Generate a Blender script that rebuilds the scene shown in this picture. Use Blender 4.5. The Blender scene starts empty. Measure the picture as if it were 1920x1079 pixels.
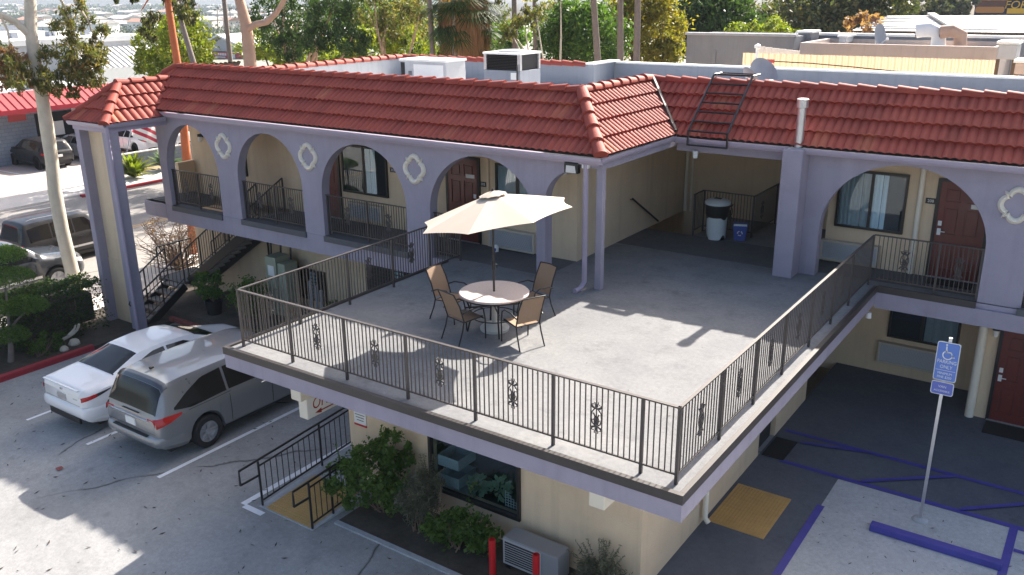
HAZE = .0002
import bpy, math, random
from mathutils import Vector, Matrix
PI = math.pi
rnd = random.Random(7)
scene = bpy.context.scene
col = scene.collection
G = -2.95                     # lot level; the terrace deck is z = 0

# ------------------------------------------------------------------ camera
cam_d = bpy.data.cameras.new('camera')
cam = bpy.data.objects.new('camera', cam_d)
col.objects.link(cam)
CAM = Vector((3.853, -9.048, 5.843))
def cam_axes(yaw, pitch, roll):
    fw = Vector((-math.sin(yaw)*math.cos(pitch), math.cos(yaw)*math.cos(pitch), -math.sin(pitch)))
    rt = Vector((math.cos(yaw), math.sin(yaw), 0)); up = rt.cross(fw)
    c, s = math.cos(roll), math.sin(roll)
    return c*rt+s*up, -s*rt+c*up, fw
RT, UP, FW = cam_axes(.609, .324, -.011)
mw = Matrix((RT, UP, -FW)).transposed().to_4x4(); mw.translation = CAM
cam.matrix_world = mw
cam_d.sensor_width = 36; cam_d.lens = 1652.63/1920*36
cam_d.clip_start = .1; cam_d.clip_end = 9000
scene.camera = cam
def at(px, py, ax, val):      # a point of the photograph carried out to a plane of the real place
    d = RT*((px-960)/1652.63) + UP*(-(py-539.5)/1652.63) + FW
    i = 'xyz'.index(ax)
    return CAM + d*((val-CAM[i])/d[i])
def gz(x, y=0):               # the lot falls gently to the street and to the drive in front
    t = min(1, max(0, (-12-x)/6.5)); t = t*t*(3-2*t)
    return G-.35*t-.125*min(3.2, max(0, -.75-y))*min(1, max(0, (-1.3-x)/1.5))

# ------------------------------------------------------------------ light
SUN = Vector((.03, .78, .59)).normalized()
el = math.asin(SUN.z); az = math.atan2(SUN.x, SUN.y)
world = bpy.data.worlds.new('World'); scene.world = world
world.use_nodes = True
wt = world.node_tree
sky = wt.nodes.new('ShaderNodeTexSky'); sky.sky_type = 'NISHITA'; sky.sun_disc = False
sky.sun_elevation = el; sky.sun_rotation = az; sky.air_density = 1.0; sky.dust_density = 4.5; sky.ozone_density = 1.0
wt.links.new(sky.outputs[0], wt.nodes['Background'].inputs[0])
wt.nodes['Background'].inputs[1].default_value = SKY_STRENGTH if 'SKY_STRENGTH' in globals() else .092
sd = bpy.data.lights.new('sun', 'SUN'); sd.energy = 4.6; sd.angle = math.radians(.5); sd.color = (1, .93, .84)
so = bpy.data.objects.new('sun', sd); col.objects.link(so)
so.rotation_euler = SUN.to_track_quat('Z', 'Y').to_euler(); so.location = (0, 20, 40)
vs = scene.view_settings
vs.view_transform = 'Standard'; vs.look = 'None'; vs.gamma = 1; vs.exposure = 1.64

# ------------------------------------------------------------------ materials
def lin(h):
    if isinstance(h, tuple): return h+(1,)
    c = [int(h[i:i+2], 16)/255 for i in (0, 2, 4)]
    return tuple(x/12.92 if x <= .04045 else ((x+.055)/1.055)**2.4 for x in c)+(1,)
class NT:
    def __init__(s, name):
        s.m = bpy.data.materials.new(name); s.m.use_nodes = True
        s.t = s.m.node_tree; s.b = s.t.nodes['Principled BSDF']; s.out = s.t.nodes['Material Output']
    def n(s, ty, **kw):
        o = s.t.nodes.new(ty)
        for k, v in kw.items(): setattr(o, k, v)
        return o
    def l(s, a, b): s.t.links.new(a, b)
    def pos(s, obj=True):
        if not hasattr(s, '_p'): s._p = s.n('ShaderNodeTexCoord')
        return s._p.outputs['Object']
    def noise(s, scale, detail=4, rough=.55, vec=None, dist=0):
        o = s.n('ShaderNodeTexNoise'); o.inputs['Scale'].default_value = scale
        o.inputs['Detail'].default_value = detail; o.inputs['Roughness'].default_value = rough; o.inputs['Distortion'].default_value = dist
        s.l(vec or s.pos(), o.inputs['Vector']); return o.outputs['Fac']
    def ramp(s, fac, stops):
        o = s.n('ShaderNodeValToRGB'); e = o.color_ramp.elements
        while len(e) < len(stops): e.new(.5)
        for i, (p, c) in enumerate(stops):
            e[i].position = p; e[i].color = c if len(c) == 4 else tuple(c)+(1,)
        s.l(fac, o.inputs[0]); return o.outputs[0]
    def mix(s, fac, a, b, mode='MIX'):
        o = s.n('ShaderNodeMix', data_type='RGBA', blend_type=mode)
        for k, v in ((0, fac), (6, a), (7, b)):
            if hasattr(v, 'links'): s.l(v, o.inputs[k])
            else: o.inputs[k].default_value = v
        return o.outputs[2]
    def bump(s, h, strength=.3, dist=.01):
        o = s.n('ShaderNodeBump'); o.inputs['Strength'].default_value = strength; o.inputs['Distance'].default_value = dist
        s.l(h, o.inputs['Height']); s.l(o.outputs[0], s.b.inputs['Normal'])
    def stretch(s, sx, sy, sz):
        o = s.n('ShaderNodeMapping'); o.inputs['Scale'].default_value = (sx, sy, sz); s.l(s.pos(), o.inputs[0]); return o.outputs[0]
def g1(v): return (v, v, v, 1)
def pm(name, c, rough=.6, var=.12, scale=3, bump=0, bscale=60, metal=0, coat=0, spec=.5, streak=0, dirt=0):
    t = NT(name); c = lin(c)
    base = c
    if var:
        f = t.noise(scale, 6, .62)
        base = t.mix(f, tuple(x*(1-var) for x in c[:3])+(1,), tuple(min(1, x*(1+var)) for x in c[:3])+(1,))
        if dirt:
            d = t.ramp(t.noise(scale*.35, 8, .7, dist=.6), [(.45, g1(0)), (.72, g1(1))])
            base = t.mix(t.mix(dirt, g1(0), d), base, tuple(x*.45 for x in c[:3])+(1,))
        if streak:
            st = t.ramp(t.noise(2.2, 5, .6, t.stretch(2.5, 2.5, .12)), [(.5, g1(0)), (.8, g1(1))])
            base = t.mix(t.mix(streak, g1(0), st), base, tuple(x*.5 for x in c[:3])+(1,))
        t.l(base, t.b.inputs['Base Color'])
    else: t.b.inputs['Base Color'].default_value = c
    t.b.inputs['Roughness'].default_value = rough; t.b.inputs['Metallic'].default_value = metal
    t.b.inputs['Coat Weight'].default_value = coat; t.b.inputs['Coat Roughness'].default_value = .04
    t.b.inputs['Specular IOR Level'].default_value = spec
    if bump: t.bump(t.noise(bscale, 4, .7), bump, .02)
    return t.m
def ground_mat(name, c, c2, crack=0, speck=.5, stain=.5, scale=.5, sheet=0):
    t = NT(name); c = lin(c); c2 = lin(c2)
    f = t.ramp(t.noise(scale, 9, .68, dist=.4), [(.3, g1(0)), (.7, g1(1))])
    b = t.mix(f, c, c2)
    s1 = t.ramp(t.noise(scale*4.3, 7, .75), [(.52, g1(0)), (.75, g1(1))])
    b = t.mix(t.mix(stain, g1(0), s1), b, tuple(x*.55 for x in c[:3])+(1,))
    s2 = t.noise(110, 3, .8)
    b = t.mix(speck, b, t.ramp(s2, [(.3, g1(.25)), (.7, g1(.78))]), 'OVERLAY')
    b = t.mix(.30, b, t.ramp(t.noise(13, 9, .8), [(.32, g1(.22)), (.68, g1(.78))]), 'OVERLAY')
    sp = t.n('ShaderNodeTexVoronoi'); sp.inputs['Scale'].default_value = 1.1; sp.inputs['Randomness'].default_value = 1; t.l(t.mix(.10, t.pos(), t.n('ShaderNodeTexNoise').outputs['Color'], 'ADD'), sp.inputs['Vector'])
    b = t.mix(t.mix(stain*.8, g1(0), t.ramp(sp.outputs['Distance'], [(.03, g1(1)), (.13, g1(0))])), b, tuple(x*.55 for x in c[:3])+(1,))
    if crack:
        v = t.n('ShaderNodeTexVoronoi', feature='DISTANCE_TO_EDGE'); v.inputs['Scale'].default_value = crack
        nz = t.n('ShaderNodeTexNoise'); nz.inputs['Scale'].default_value = 1.7; nz.inputs['Detail'].default_value = 6
        t.l(t.pos(), nz.inputs['Vector'])
        t.l(t.mix(.22, t.pos(), nz.outputs['Color'], 'ADD'), v.inputs['Vector'])
        cr = t.ramp(v.outputs['Distance'], [(0, g1(1)), (.0055, g1(0))])
        gate = t.ramp(t.noise(.35, 2), [(.47, g1(0)), (.52, g1(1))])
        b = t.mix(t.mix(1, cr, gate, 'MULTIPLY'), b, tuple(x*.25 for x in c[:3])+(1,))
    t.l(b, t.b.inputs['Base Color']); t.b.inputs['Roughness'].default_value = .85
    t.b.inputs['Specular IOR Level'].default_value = .25
    t.bump(s2, .12, .01)
    return t.m
def leaf_mat(name, c1, c2, c3=None, trans=.35):
    t = NT(name); c1, c2 = lin(c1), lin(c2); c3 = lin(c3) if c3 else c2
    geo = t.n('ShaderNodeNewGeometry')
    r = t.ramp(geo.outputs['Random Per Island'], [(0, c1), (.55, c2), (1, c3)])
    k = t.noise(.9, 3); b = t.mix(k, r, c1); t.l(b, t.b.inputs['Base Color'])
    t.b.inputs['Roughness'].default_value = .55; t.b.inputs['Specular IOR Level'].default_value = .3
    tr = t.n('ShaderNodeBsdfTranslucent'); t.l(t.mix(1, b, (1.5, 1.7, .6, 1), 'MULTIPLY'), tr.inputs[0])
    mx = t.n('ShaderNodeMixShader'); mx.inputs[0].default_value = trans
    t.l(t.b.outputs[0], mx.inputs[1]); t.l(tr.outputs[0], mx.inputs[2]); t.l(mx.outputs[0], t.out.inputs[0])
    return t.m
def glass_mat(name, tint, refl=.07, see=1.35):
    t = NT(name)
    gl = t.n('ShaderNodeBsdfGlossy'); gl.inputs['Roughness'].default_value = .02; gl.inputs[0].default_value = (.9, .92, .95, 1)
    tp = t.n('ShaderNodeBsdfTransparent'); tp.inputs[0].default_value = tuple(see*x for x in lin(tint)[:3])+(1,)
    fr = t.n('ShaderNodeLayerWeight'); fr.inputs[0].default_value = .5
    pw = t.n('ShaderNodeMath', operation='POWER'); pw.inputs[1].default_value = 4.0; t.l(fr.outputs['Facing'], pw.inputs[0])
    ad = t.n('ShaderNodeMath', operation='MULTIPLY_ADD'); ad.inputs[1].default_value = .75; ad.inputs[2].default_value = refl; t.l(pw.outputs[0], ad.inputs[0])
    mx = t.n('ShaderNodeMixShader'); t.l(ad.outputs[0], mx.inputs[0]); t.l(tp.outputs[0], mx.inputs[1]); t.l(gl.outputs[0], mx.inputs[2])
    t.l(mx.outputs[0], t.out.inputs[0]); return t.m
def tile_mat(name, c1, c2, c3):
    t = NT(name)
    uv = t.n('ShaderNodeUVMap')
    sc = t.n('ShaderNodeVectorMath', operation='MULTIPLY'); sc.inputs[1].default_value = (1/.3, 1/.44, 1); t.l(uv.outputs[0], sc.inputs[0])
    fl = t.n('ShaderNodeVectorMath', operation='FLOOR'); t.l(sc.outputs[0], fl.inputs[0])
    wn = t.n('ShaderNodeTexWhiteNoise', noise_dimensions='2D'); t.l(fl.outputs[0], wn.inputs['Vector'])
    b = t.ramp(wn.outputs['Value'], [(0, lin(c1)), (.6, lin(c2)), (.93, lin(c2)), (1, lin(c3))])
    b = t.mix(t.ramp(t.noise(1.3, 8, .7), [(.35, g1(0)), (.8, g1(.55))]), b, tuple(x*.55 for x in lin(c1)[:3])+(1,))
    b = t.mix(t.ramp(t.noise(26, 5, .7), [(.6, g1(0)), (.8, g1(.35))]), b, (.35, .28, .24, 1))
    t.l(b, t.b.inputs['Base Color']); t.b.inputs['Roughness'].default_value = .7; t.b.inputs['Specular IOR Level'].default_value = .3
    t.bump(t.noise(45, 4, .7), .25, .01)
    return t.m
def brick_mat(name, c1, c2, mortar, sx=.4, sy=.2, axis='yz'):
    t = NT(name); sp = t.n('ShaderNodeSeparateXYZ'); t.l(t.pos(), sp.inputs[0]); cb = t.n('ShaderNodeCombineXYZ')
    t.l(sp.outputs[axis[0].upper()], cb.inputs[0]); t.l(sp.outputs[axis[1].upper()], cb.inputs[1])
    br = t.n('ShaderNodeTexBrick'); br.inputs['Color1'].default_value = lin(c1); br.inputs['Color2'].default_value = lin(c2); br.inputs['Mortar'].default_value = lin(mortar)
    br.inputs['Scale'].default_value = 1; br.inputs['Brick Width'].default_value = sx; br.inputs['Row Height'].default_value = sy; br.inputs['Mortar Size'].default_value = .012
    t.l(cb.outputs[0], br.inputs['Vector']); t.l(br.outputs[0], t.b.inputs['Base Color']); t.b.inputs['Roughness'].default_value = .85
    return t.m

M = dict(
    lav=pm('lavender_stucco', (.335, .305, .375), .8, .13, 1.8, .45, 45, streak=.28, dirt=.24),
    lavtrim=pm('lavender_trim', (.36, .31, .40), .5, .08, 2, dirt=.15),
    cream=pm('cream_stucco', (.70, .55, .38), .85, .12, 1.3, .5, 42, streak=.28, dirt=.22),
    deck=ground_mat('deck_coating', (.15, .153, .16), (.23, .228, .225), 0, .7, .6, .5),
    lobby=ground_mat('shade_dark_floor', (.09, .092, .10), (.13, .13, .13), 0, .6, .5, .6),  # deck tone darkened to carry the shade of lobby and walkways
    edge=pm('brown_edge_metal', (.045, .038, .036), .5, .3, 5),
    step=pm('worn_step_concrete', (.30, .29, .28), .8, .2, 6, dirt=.3),
    ledge=pm('grey_ledge', (.085, .09, .10), .6, .2, 4),
    iron=pm('brown_black_iron', (.062, .052, .048), .45, .25, 8),
    black=pm('black_iron', (.012, .012, .014), .4, .2, 8),
    tile=tile_mat('red_clay_tile', (.28, .052, .036), (.35, .066, .044), (.40, .11, .06)),
    gut=pm('lavender_gutter', (.40, .35, .44), .4, .1, 3, dirt=.1),
    door=pm('mahogany_door', (.13, .022, .018), .4, .25, 4, 0, coat=.2),
    bronze=pm('dark_bronze_frame', (.02, .018, .017), .4, .2, 6),
    glass=glass_mat('window_glass', (.62, .68, .70)),
    dark=pm('dark_interior', (.02, .02, .022), .9, 0),
    curtain=pm('grey_curtain', (.42, .42, .42), .9, .1, 3),
    sheer=pm('white_sheer_curtain', (.85, .86, .88), .9, .05, 3),
    ac=pm('beige_metal', (.52, .47, .39), .5, .06, 3),
    acg=pm('air_conditioner_grille', (.42, .43, .45), .5, .1, 3),
    trim=pm('cream_trim', (.78, .72, .60), .7, .08, 6, .2, 60),
    white=pm('white_paint', (.78, .78, .76), .5, .06, 3),
    line=pm('white_line_paint', (.72, .73, .75), .7, .18, 9),
    galv=pm('galvanised_steel', (.55, .56, .58), .35, .15, 6, metal=.8),
    concrete=ground_mat('lot_concrete', (.23, .23, .228), (.34, .336, .33), .16, .5, .45, .4),
    asphalt=ground_mat('painted_dark_paving', (.075, .084, .108), (.12, .13, .15), 0, .65, .35, .5),
    pad=ground_mat('pale_concrete', (.34, .36, .38), (.44, .45, .46), 0, .4, .4, .8),
    road=ground_mat('street_asphalt', (.24, .22, .20), (.30, .28, .26), .12, .4, .25, .25),
    walk=ground_mat('pale_sidewalk', (.52, .48, .44), (.60, .56, .52), 0, .3, .2, .4),
    dirt=ground_mat('dark_soil', (.05, .04, .03), (.10, .085, .07), 0, .6, .5, 2),
    mulch=ground_mat('tan_mulch', (.28, .20, .12), (.40, .30, .18), 0, .6, .5, 2),
    blue=pm('blue_line_paint', (.055, .05, .30), .6, .3, 5, dirt=.35),
    redk=pm('red_kerb_paint', (.30, .018, .03), .55, .25, 5, dirt=.3),
    red=pm('red_enamel', (.50, .008, .012), .35, .1, 6, coat=.3),
    yellow=pm('yellow_tactile', (.52, .33, .12), .65, .18, 5, dirt=.25),
    mat_black=pm('black_doormat', (.01, .01, .011), .9, .3, 30, .5, 120),
    canvas=pm('cream_canvas', (.47, .40, .33), .9, .06, 4, .15, 200),
    sling=pm('tan_sling', (.30, .20, .13), .85, .12, 40),
    stone=pm('mottled_table_stone', (.56, .47, .43), .45, .28, 30),
    base=pm('pale_umbrella_base', (.55, .53, .48), .7, .15, 8),
    bark_w=pm('pale_eucalyptus_bark', (.52, .47, .38), .8, .28, 3, .3, 14, streak=.3),
    bark_p=pm('pink_eucalyptus_bark', (.46, .30, .22), .8, .25, 2.5, .3, 12),
    bark_o=pm('orange_bounce_and_rust', (.50, .15, .06), .8, .2, 3, .3, 14),  # tile bounce light put into the trunk's colour; on the pole it is rust
    bark=pm('brown_bark', (.12, .085, .06), .9, .35, 5, .4, 18),
    palmbark=pm('grey_palm_bark', (.22, .18, .16), .9, .3, 8, .5, 30),
    twig=pm('dry_twig', (.20, .14, .10), .9, .3, 6),
    conc_wall=pm('grey_parapet', (.26, .28, .32), .8, .12, .8, .2, 20, streak=.3, dirt=.2),
    wparapet=pm('white_parapet', (.46, .47, .49), .8, .12, 1, .2, 20, streak=.35, dirt=.25),
    roofw=pm('white_roof_coating', (.72, .72, .72), .8, .1, .5, dirt=.15),
    rooftan=pm('tan_roofing', (.42, .40, .38), .9, .15, .6, dirt=.2),
    blackplastic=pm('black_plastic', (.012, .012, .013), .45, .1, 5),
    tyre=pm('tyre_rubber', (.012, .012, .013), .8, .2, 20),
    alloy=pm('alloy_wheel', (.62, .63, .65), .3, .1, 5, metal=.85),
    chrome=pm('chrome', (.75, .76, .78), .12, 0, metal=1),
    cglass=pm('dark_car_glass', (.008, .009, .010), .05, 0, spec=.5),
    lamp_red=pm('red_lamp_lens', (.45, .01, .012), .12, .05, 5, coat=.6),
    lamp_w=pm('clear_lamp_lens', (.62, .62, .62), .15, .05, 5, coat=.5),
)

# ------------------------------------------------------------------ mesh helpers
class MB:
    def __init__(s): s.v = []; s.f = []; s.uv = None
    def add(s, vs, fs):
        o = len(s.v); s.v += [tuple(v) for v in vs]; s.f += [tuple(i+o for i in f) for f in fs]
        return s
    def box(s, x0, y0, z0, x1, y1, z1):
        x0, x1 = min(x0, x1), max(x0, x1); y0, y1 = min(y0, y1), max(y0, y1); z0, z1 = min(z0, z1), max(z0, z1)
        return s.add([(x0,y0,z0),(x1,y0,z0),(x1,y1,z0),(x0,y1,z0),(x0,y0,z1),(x1,y0,z1),(x1,y1,z1),(x0,y1,z1)],
            [(0,3,2,1),(4,5,6,7),(0,1,5,4),(1,2,6,5),(2,3,7,6),(3,0,4,7)])
    def bar(s, p, q, w, h=None, up=(0,0,1)):      # square bar from p to q
        p, q = Vector(p), Vector(q); h = h or w; d = (q-p).normalized(); u = Vector(up)
        if abs(d.dot(u)) > .98: u = Vector((0,1,0))
        a = d.cross(u).normalized()*w/2; b = a.cross(d).normalized()*h/2
        vs = [p-a-b, p+a-b, p+a+b, p-a+b, q-a-b, q+a-b, q+a+b, q-a+b]
        return s.add(vs, [(0,1,2,3),(7,6,5,4),(0,4,5,1),(1,5,6,2),(2,6,7,3),(3,7,4,0)])
    def tube(s, pts, r, n=8, caps=True):
        pts = [Vector(p) for p in pts]; rs = r if isinstance(r, (list, tuple)) else [r]*len(pts)
        vs, fs = [], []; prev = None
        for i, p in enumerate(pts):
            d = (pts[min(i+1, len(pts)-1)]-pts[max(i-1, 0)]).normalized()
            if prev is None:
                a = d.orthogonal().normalized()
            else: a = (prev-d*prev.dot(d)).normalized()
            prev = a; b = d.cross(a)
            for k in range(n):
                t = 2*PI*k/n; vs.append(p+(a*math.cos(t)+b*math.sin(t))*rs[i])
        for i in range(len(pts)-1):
            for k in range(n):
                fs.append((i*n+k, i*n+(k+1) % n, (i+1)*n+(k+1) % n, (i+1)*n+k))
        if caps: fs += [tuple(range(n-1, -1, -1)), tuple((len(pts)-1)*n+k for k in range(n))]
        return s.add(vs, fs)
    def lathe(s, prof, c=(0,0,0), n=24, ax='z'):
        vs, fs = [], []
        for r, h in prof:
            for k in range(n):
                t = 2*PI*k/n; x, y = r*math.cos(t), r*math.sin(t)
                vs.append({'z': (c[0]+x, c[1]+y, c[2]+h), 'x': (c[0]+h, c[1]+x, c[2]+y), 'y': (c[0]+y, c[1]+h, c[2]+x)}[ax])
        for i in range(len(prof)-1):
            for k in range(n): fs.append((i*n+k, i*n+(k+1) % n, (i+1)*n+(k+1) % n, (i+1)*n+k))
        if prof[0][0] > 1e-4: fs.append(tuple(range(n-1, -1, -1)))
        if prof[-1][0] > 1e-4: fs.append(tuple((len(prof)-1)*n+k for k in range(n)))
        return s.add(vs, fs)
    def prism(s, poly, ax, a, b):                   # 2D polygon extruded along ax from a to b
        mp = {'x': lambda u, v, w: (w, u, v), 'y': lambda u, v, w: (u, w, v), 'z': lambda u, v, w: (u, v, w)}[ax]
        n = len(poly)
        vs = [mp(u, v, a) for u, v in poly]+[mp(u, v, b) for u, v in poly]
        fs = [tuple(range(n)), tuple(range(2*n-1, n-1, -1))]+[(i, n+i, n+(i+1) % n, (i+1) % n) for i in range(n)]
        return s.add(vs, fs)
    def quad(s, *p): return s.add(p, [tuple(range(len(p)))])
    def grid(s, P):                                 # rows of points
        n = len(P[0]); vs = [p for r in P for p in r]
        return s.add(vs, [(i*n+j, i*n+j+1, (i+1)*n+j+1, (i+1)*n+j) for i in range(len(P)-1) for j in range(n-1)])
    def build(s, name, mat, parent=None, smooth=None, bevel=0, uv=None, fixn=True):
        me = bpy.data.meshes.new(name); me.from_pydata(s.v, [], s.f)
        if fixn:
            import bmesh
            bm = bmesh.new(); bm.from_mesh(me); bmesh.ops.recalc_face_normals(bm, faces=bm.faces); bm.to_mesh(me); bm.free()
        if uv is not None:
            L = me.uv_layers.new(name='UVMap')
            for lp in me.loops: L.data[lp.index].uv = uv[lp.vertex_index]
        me.update()
        if isinstance(mat, (list, tuple)):
            for m in mat: me.materials.append(m)
        elif mat: me.materials.append(mat)
        if smooth:
            me.shade_smooth()
            if smooth < 170: me.set_sharp_from_angle(angle=math.radians(smooth))
        o = bpy.data.objects.new(name, me); col.objects.link(o)
        if parent:
            o.parent = parent
            if parent.get('_world'): o.location = -parent.location
        if bevel:
            bv = o.modifiers.new('bevel', 'BEVEL'); bv.width = bevel; bv.segments = 2; bv.limit_method = 'ANGLE'
        return o
def text_mesh(txt, size, font_shear=0, ext=.002, width=1.0):      # flat lettering as a mesh in the XZ plane, facing -Y
    cu = bpy.data.curves.new('lettering', 'FONT'); cu.body = txt; cu.size = size; cu.extrude = ext; cu.align_x = 'CENTER'; cu.align_y = 'CENTER'; cu.shear = font_shear
    cu.resolution_u = 3
    ob = bpy.data.objects.new('tmp', cu); col.objects.link(ob)
    dg = bpy.context.evaluated_depsgraph_get(); dg.update()
    me = bpy.data.meshes.new_from_object(ob.evaluated_get(dg))
    vs = [(v.co.x*width, -v.co.z, v.co.y) for v in me.vertices]; fs = [tuple(p.vertices) for p in me.polygons]
    bpy.data.objects.remove(ob); bpy.data.curves.remove(cu); bpy.data.meshes.remove(me)
    b = MB(); b.add(vs, fs); return b
def place(mb, mat4):
    mb.v = [tuple(mat4 @ Vector(v)) for v in mb.v]; return mb
def thing(name, label, cat, loc=(0,0,0), rot=0, group=None, world=False):
    o = bpy.data.objects.new(name, None); o.empty_display_size = .2; col.objects.link(o)
    o.location = loc; o.rotation_euler = (0, 0, rot); o['label'] = label; o['category'] = cat
    if group: o['group'] = group
    if world: o['_world'] = 1
    return o
def tag(o, label, cat, group=None):
    o['label'] = label; o['category'] = cat
    if group: o['group'] = group
    return o
def struct(o): o['kind'] = 'structure'; return o
def dup(root, loc, rot=0, label=None, group=None, scale=None):
    def cp(o, par):
        c = o.copy(); col.objects.link(c)
        if par: c.parent = par
        for ch in o.children: cp(ch, c)
        return c
    r = cp(root, None); r.location = loc; r.rotation_euler = (0, 0, rot)
    if label: r['label'] = label
    if group: r['group'] = group
    if scale: r.scale = (scale,)*3 if not isinstance(scale, tuple) else scale
    return r
# ------------------------------------------------------------------ ground, street, lot
def sheet(name, x0, x1, y0, y1, zf, mat, nx=1, ny=1):
    if callable(zf): return MB().grid([[(x0+(x1-x0)*i/nx, yy, zf(x0+(x1-x0)*i/nx, yy)) for i in range(nx+1)] for yy in [y0]+[-4.6+.25*j for j in range(18)]+[y1]]).build(name, mat)
    P = [[(x0+(x1-x0)*i/nx, y0+(y1-y0)*j/ny, zf(x0+(x1-x0)*i/nx) if callable(zf) else zf) for i in range(nx+1)] for j in range(ny+1)]
    return MB().grid(P).build(name, mat)
GS = -3.3
M['town'] = ground_mat('town_ground', (.30, .28, .25), (.20, .21, .17), 0, .3, .4, .02)
gr = [[(3.8+d*math.cos(2*PI*k/72), -9+d*math.sin(2*PI*k/72), -3.46-max(0, d-130)*.030) for k in range(73)] for d in (.1, 40, 100, 130, 180, 260, 400, 700, 1200, 2200, 4200)]
struct(MB().grid(gr).build('ground', M['town'], smooth=180))
struct(sheet('parking_lot', -18.2, 16, -32, 9.5, gz, M['concrete'], 60, 1))
M['lot2'] = ground_mat('far_lot_paving', (.42, .37, .34), (.50, .45, .41), 0, .3, .3, .3)
b = MB().box(-1.05, .6, G-.2, 12, 12.6, G+.004); struct(b.build('courtyard_paving', M['asphalt']))
b = MB().box(.52, -6, G-.2, 12, 6.42, G+.010); struct(b.build('accessible_parking_bay', M['pad']))
b = MB().box(-36.7, -200, -3.7, -23.6, 300, GS); struct(b.build('road', M['road']))
b = MB().box(-23.6, -200, -3.7, -23.42, 300, GS+.13); struct(b.build('kerb', M['walk']))
b = MB().box(-23.42, -200, -3.7, -20.9, 300, GS+.125); struct(b.build('sidewalk', M['walk']))
b = MB().box(-39.4, -200, -3.7, -36.88, 300, GS+.125); struct(b.build('far_sidewalk', M['walk']))
b = MB().box(-36.88, -200, -3.7, -36.7, 13.2, GS+.03); b.box(-36.88, 23, -3.7, -36.7, 300, GS+.13); struct(b.build('far_kerb', M['walk']))
b = MB().box(-36.895, 13.2, -3.7, -36.69, 23, GS+.13); struct(b.build('red_far_kerb', M['redk']))
b = MB().box(-62, -60, -3.7, -39.4, 60, GS+.06); struct(b.build('shop_car_park', M['lot2']))
b = MB().box(-20.9, -32, -3.7, -18.36, 9.2, GS+.06); struct(b.build('planting_bed', M['dirt']))
b = MB()
P = []
for k in range(40):
    y = -32+k*(34.6/39); P.append((-18.28, y, GS+.08))
b.bar((-18.28, -32, GS+.03), (-18.28, 2.7, GS+.03), .16, .26); struct(b.build('red_lot_kerb', M['redk'], bevel=.03))
b = MB().box(-6.35, .16, G-.3, -1.05, 1.3, G+.012); struct(b.build('office_bed_soil', M['dirt']))
b = MB().box(-6.35, .06, G-.2, -1.05, .158, G+.03); struct(b.build('office_bed_kerb', M['pad']))
# painted marks, laid as thin sheets
def mark(name, pts, mat, dz=.006):
    b = MB().quad(*[(x, y, gz(x)+dz) for x, y in pts]); return struct(b.build(name, mat))
for k, (x, y0, y1) in enumerate([(-10.30, -.72, 6.5), (-12.72, -.74, 6.5), (-15.22, -.70, 6.5)]):
    mark('stall_line', [(x-.05, y0), (x+.05, y0), (x+.05, y1), (x-.05, y1)], M['line'])
mark('ramp_line', [(-8.25, -.42), (-8.12, -.42), (-8.12, 3.2), (-8.25, 3.2)], M['line'])
mark('ramp_line', [(-8.12, -.50), (-7.62, -.50), (-7.62, -.38), (-8.12, -.38)], M['line'])
def bl(pts, dz=.016):
    b = MB()
    for (p, q, w) in pts:
        p, q = Vector(p+(0,)), Vector(q+(0,)); d = (q-p).normalized(); a = Vector((-d.y, d.x, 0))*w/2
        b.quad(*[tuple(v+Vector((0, 0, G+dz))) for v in (p-a, q-a, q+a, p+a)]); dz += .002
    return b
struct(bl([((.52, 5.33), (.52, -3), .13)]).build('blue_bay_line', M['blue']))
struct(bl([((-.62, 6.50), (8, 6.50), .12), ((-.95, 7.80), (8, 7.72), .11), ((3.45, 6.46), (3.45, -3), .13), ((3.52, 5.74), (8, 5.74), .10)], .012).build('blue_bay_line', M['blue']))
hs = [((-.5, 7.42), (.82, 7.78), .09), ((.9, 6.55), (2.3, 7.7), .09), ((2.6, 6.55), (3.9, 7.7), .09), ((4.4, 6.55), (5.7, 7.7), .09)]
struct(bl(hs, .03).build('blue_hatching', M['blue']))
for k in range(2):
    x = -29.7+.22*k; b = MB().quad((x, -60, GS+.004), (x+.1, -60, GS+.004), (x+.1, 200, GS+.004), (x, 200, GS+.004)); struct(b.build('yellow_centre_line', M['yellow']))
for k in range(7):
    y = 9.2+k*2.6; b = MB().quad((-44.6, y, GS+.066), (-44.6, y+.1, GS+.066), (-49, y+.1, GS+.066), (-49, y, GS+.066)); struct(b.build('far_stall_line', M['line']))
b = MB().box(-16.9, -60, G-1, -1, 60, G-.5)

# ------------------------------------------------------------------ the motel
motel = thing('motel_building', 'two storey lavender and cream motel with arcades, red tiled roof and open terrace', 'motel', (-9, 6, G), world=True)
def part(mb, name, mat, parent=motel, **k): return mb.build(name, mat, parent, **k)
def sub(mb, name, mat, parent, **k):
    return mb.build(name, mat, parent, **k)
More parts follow.
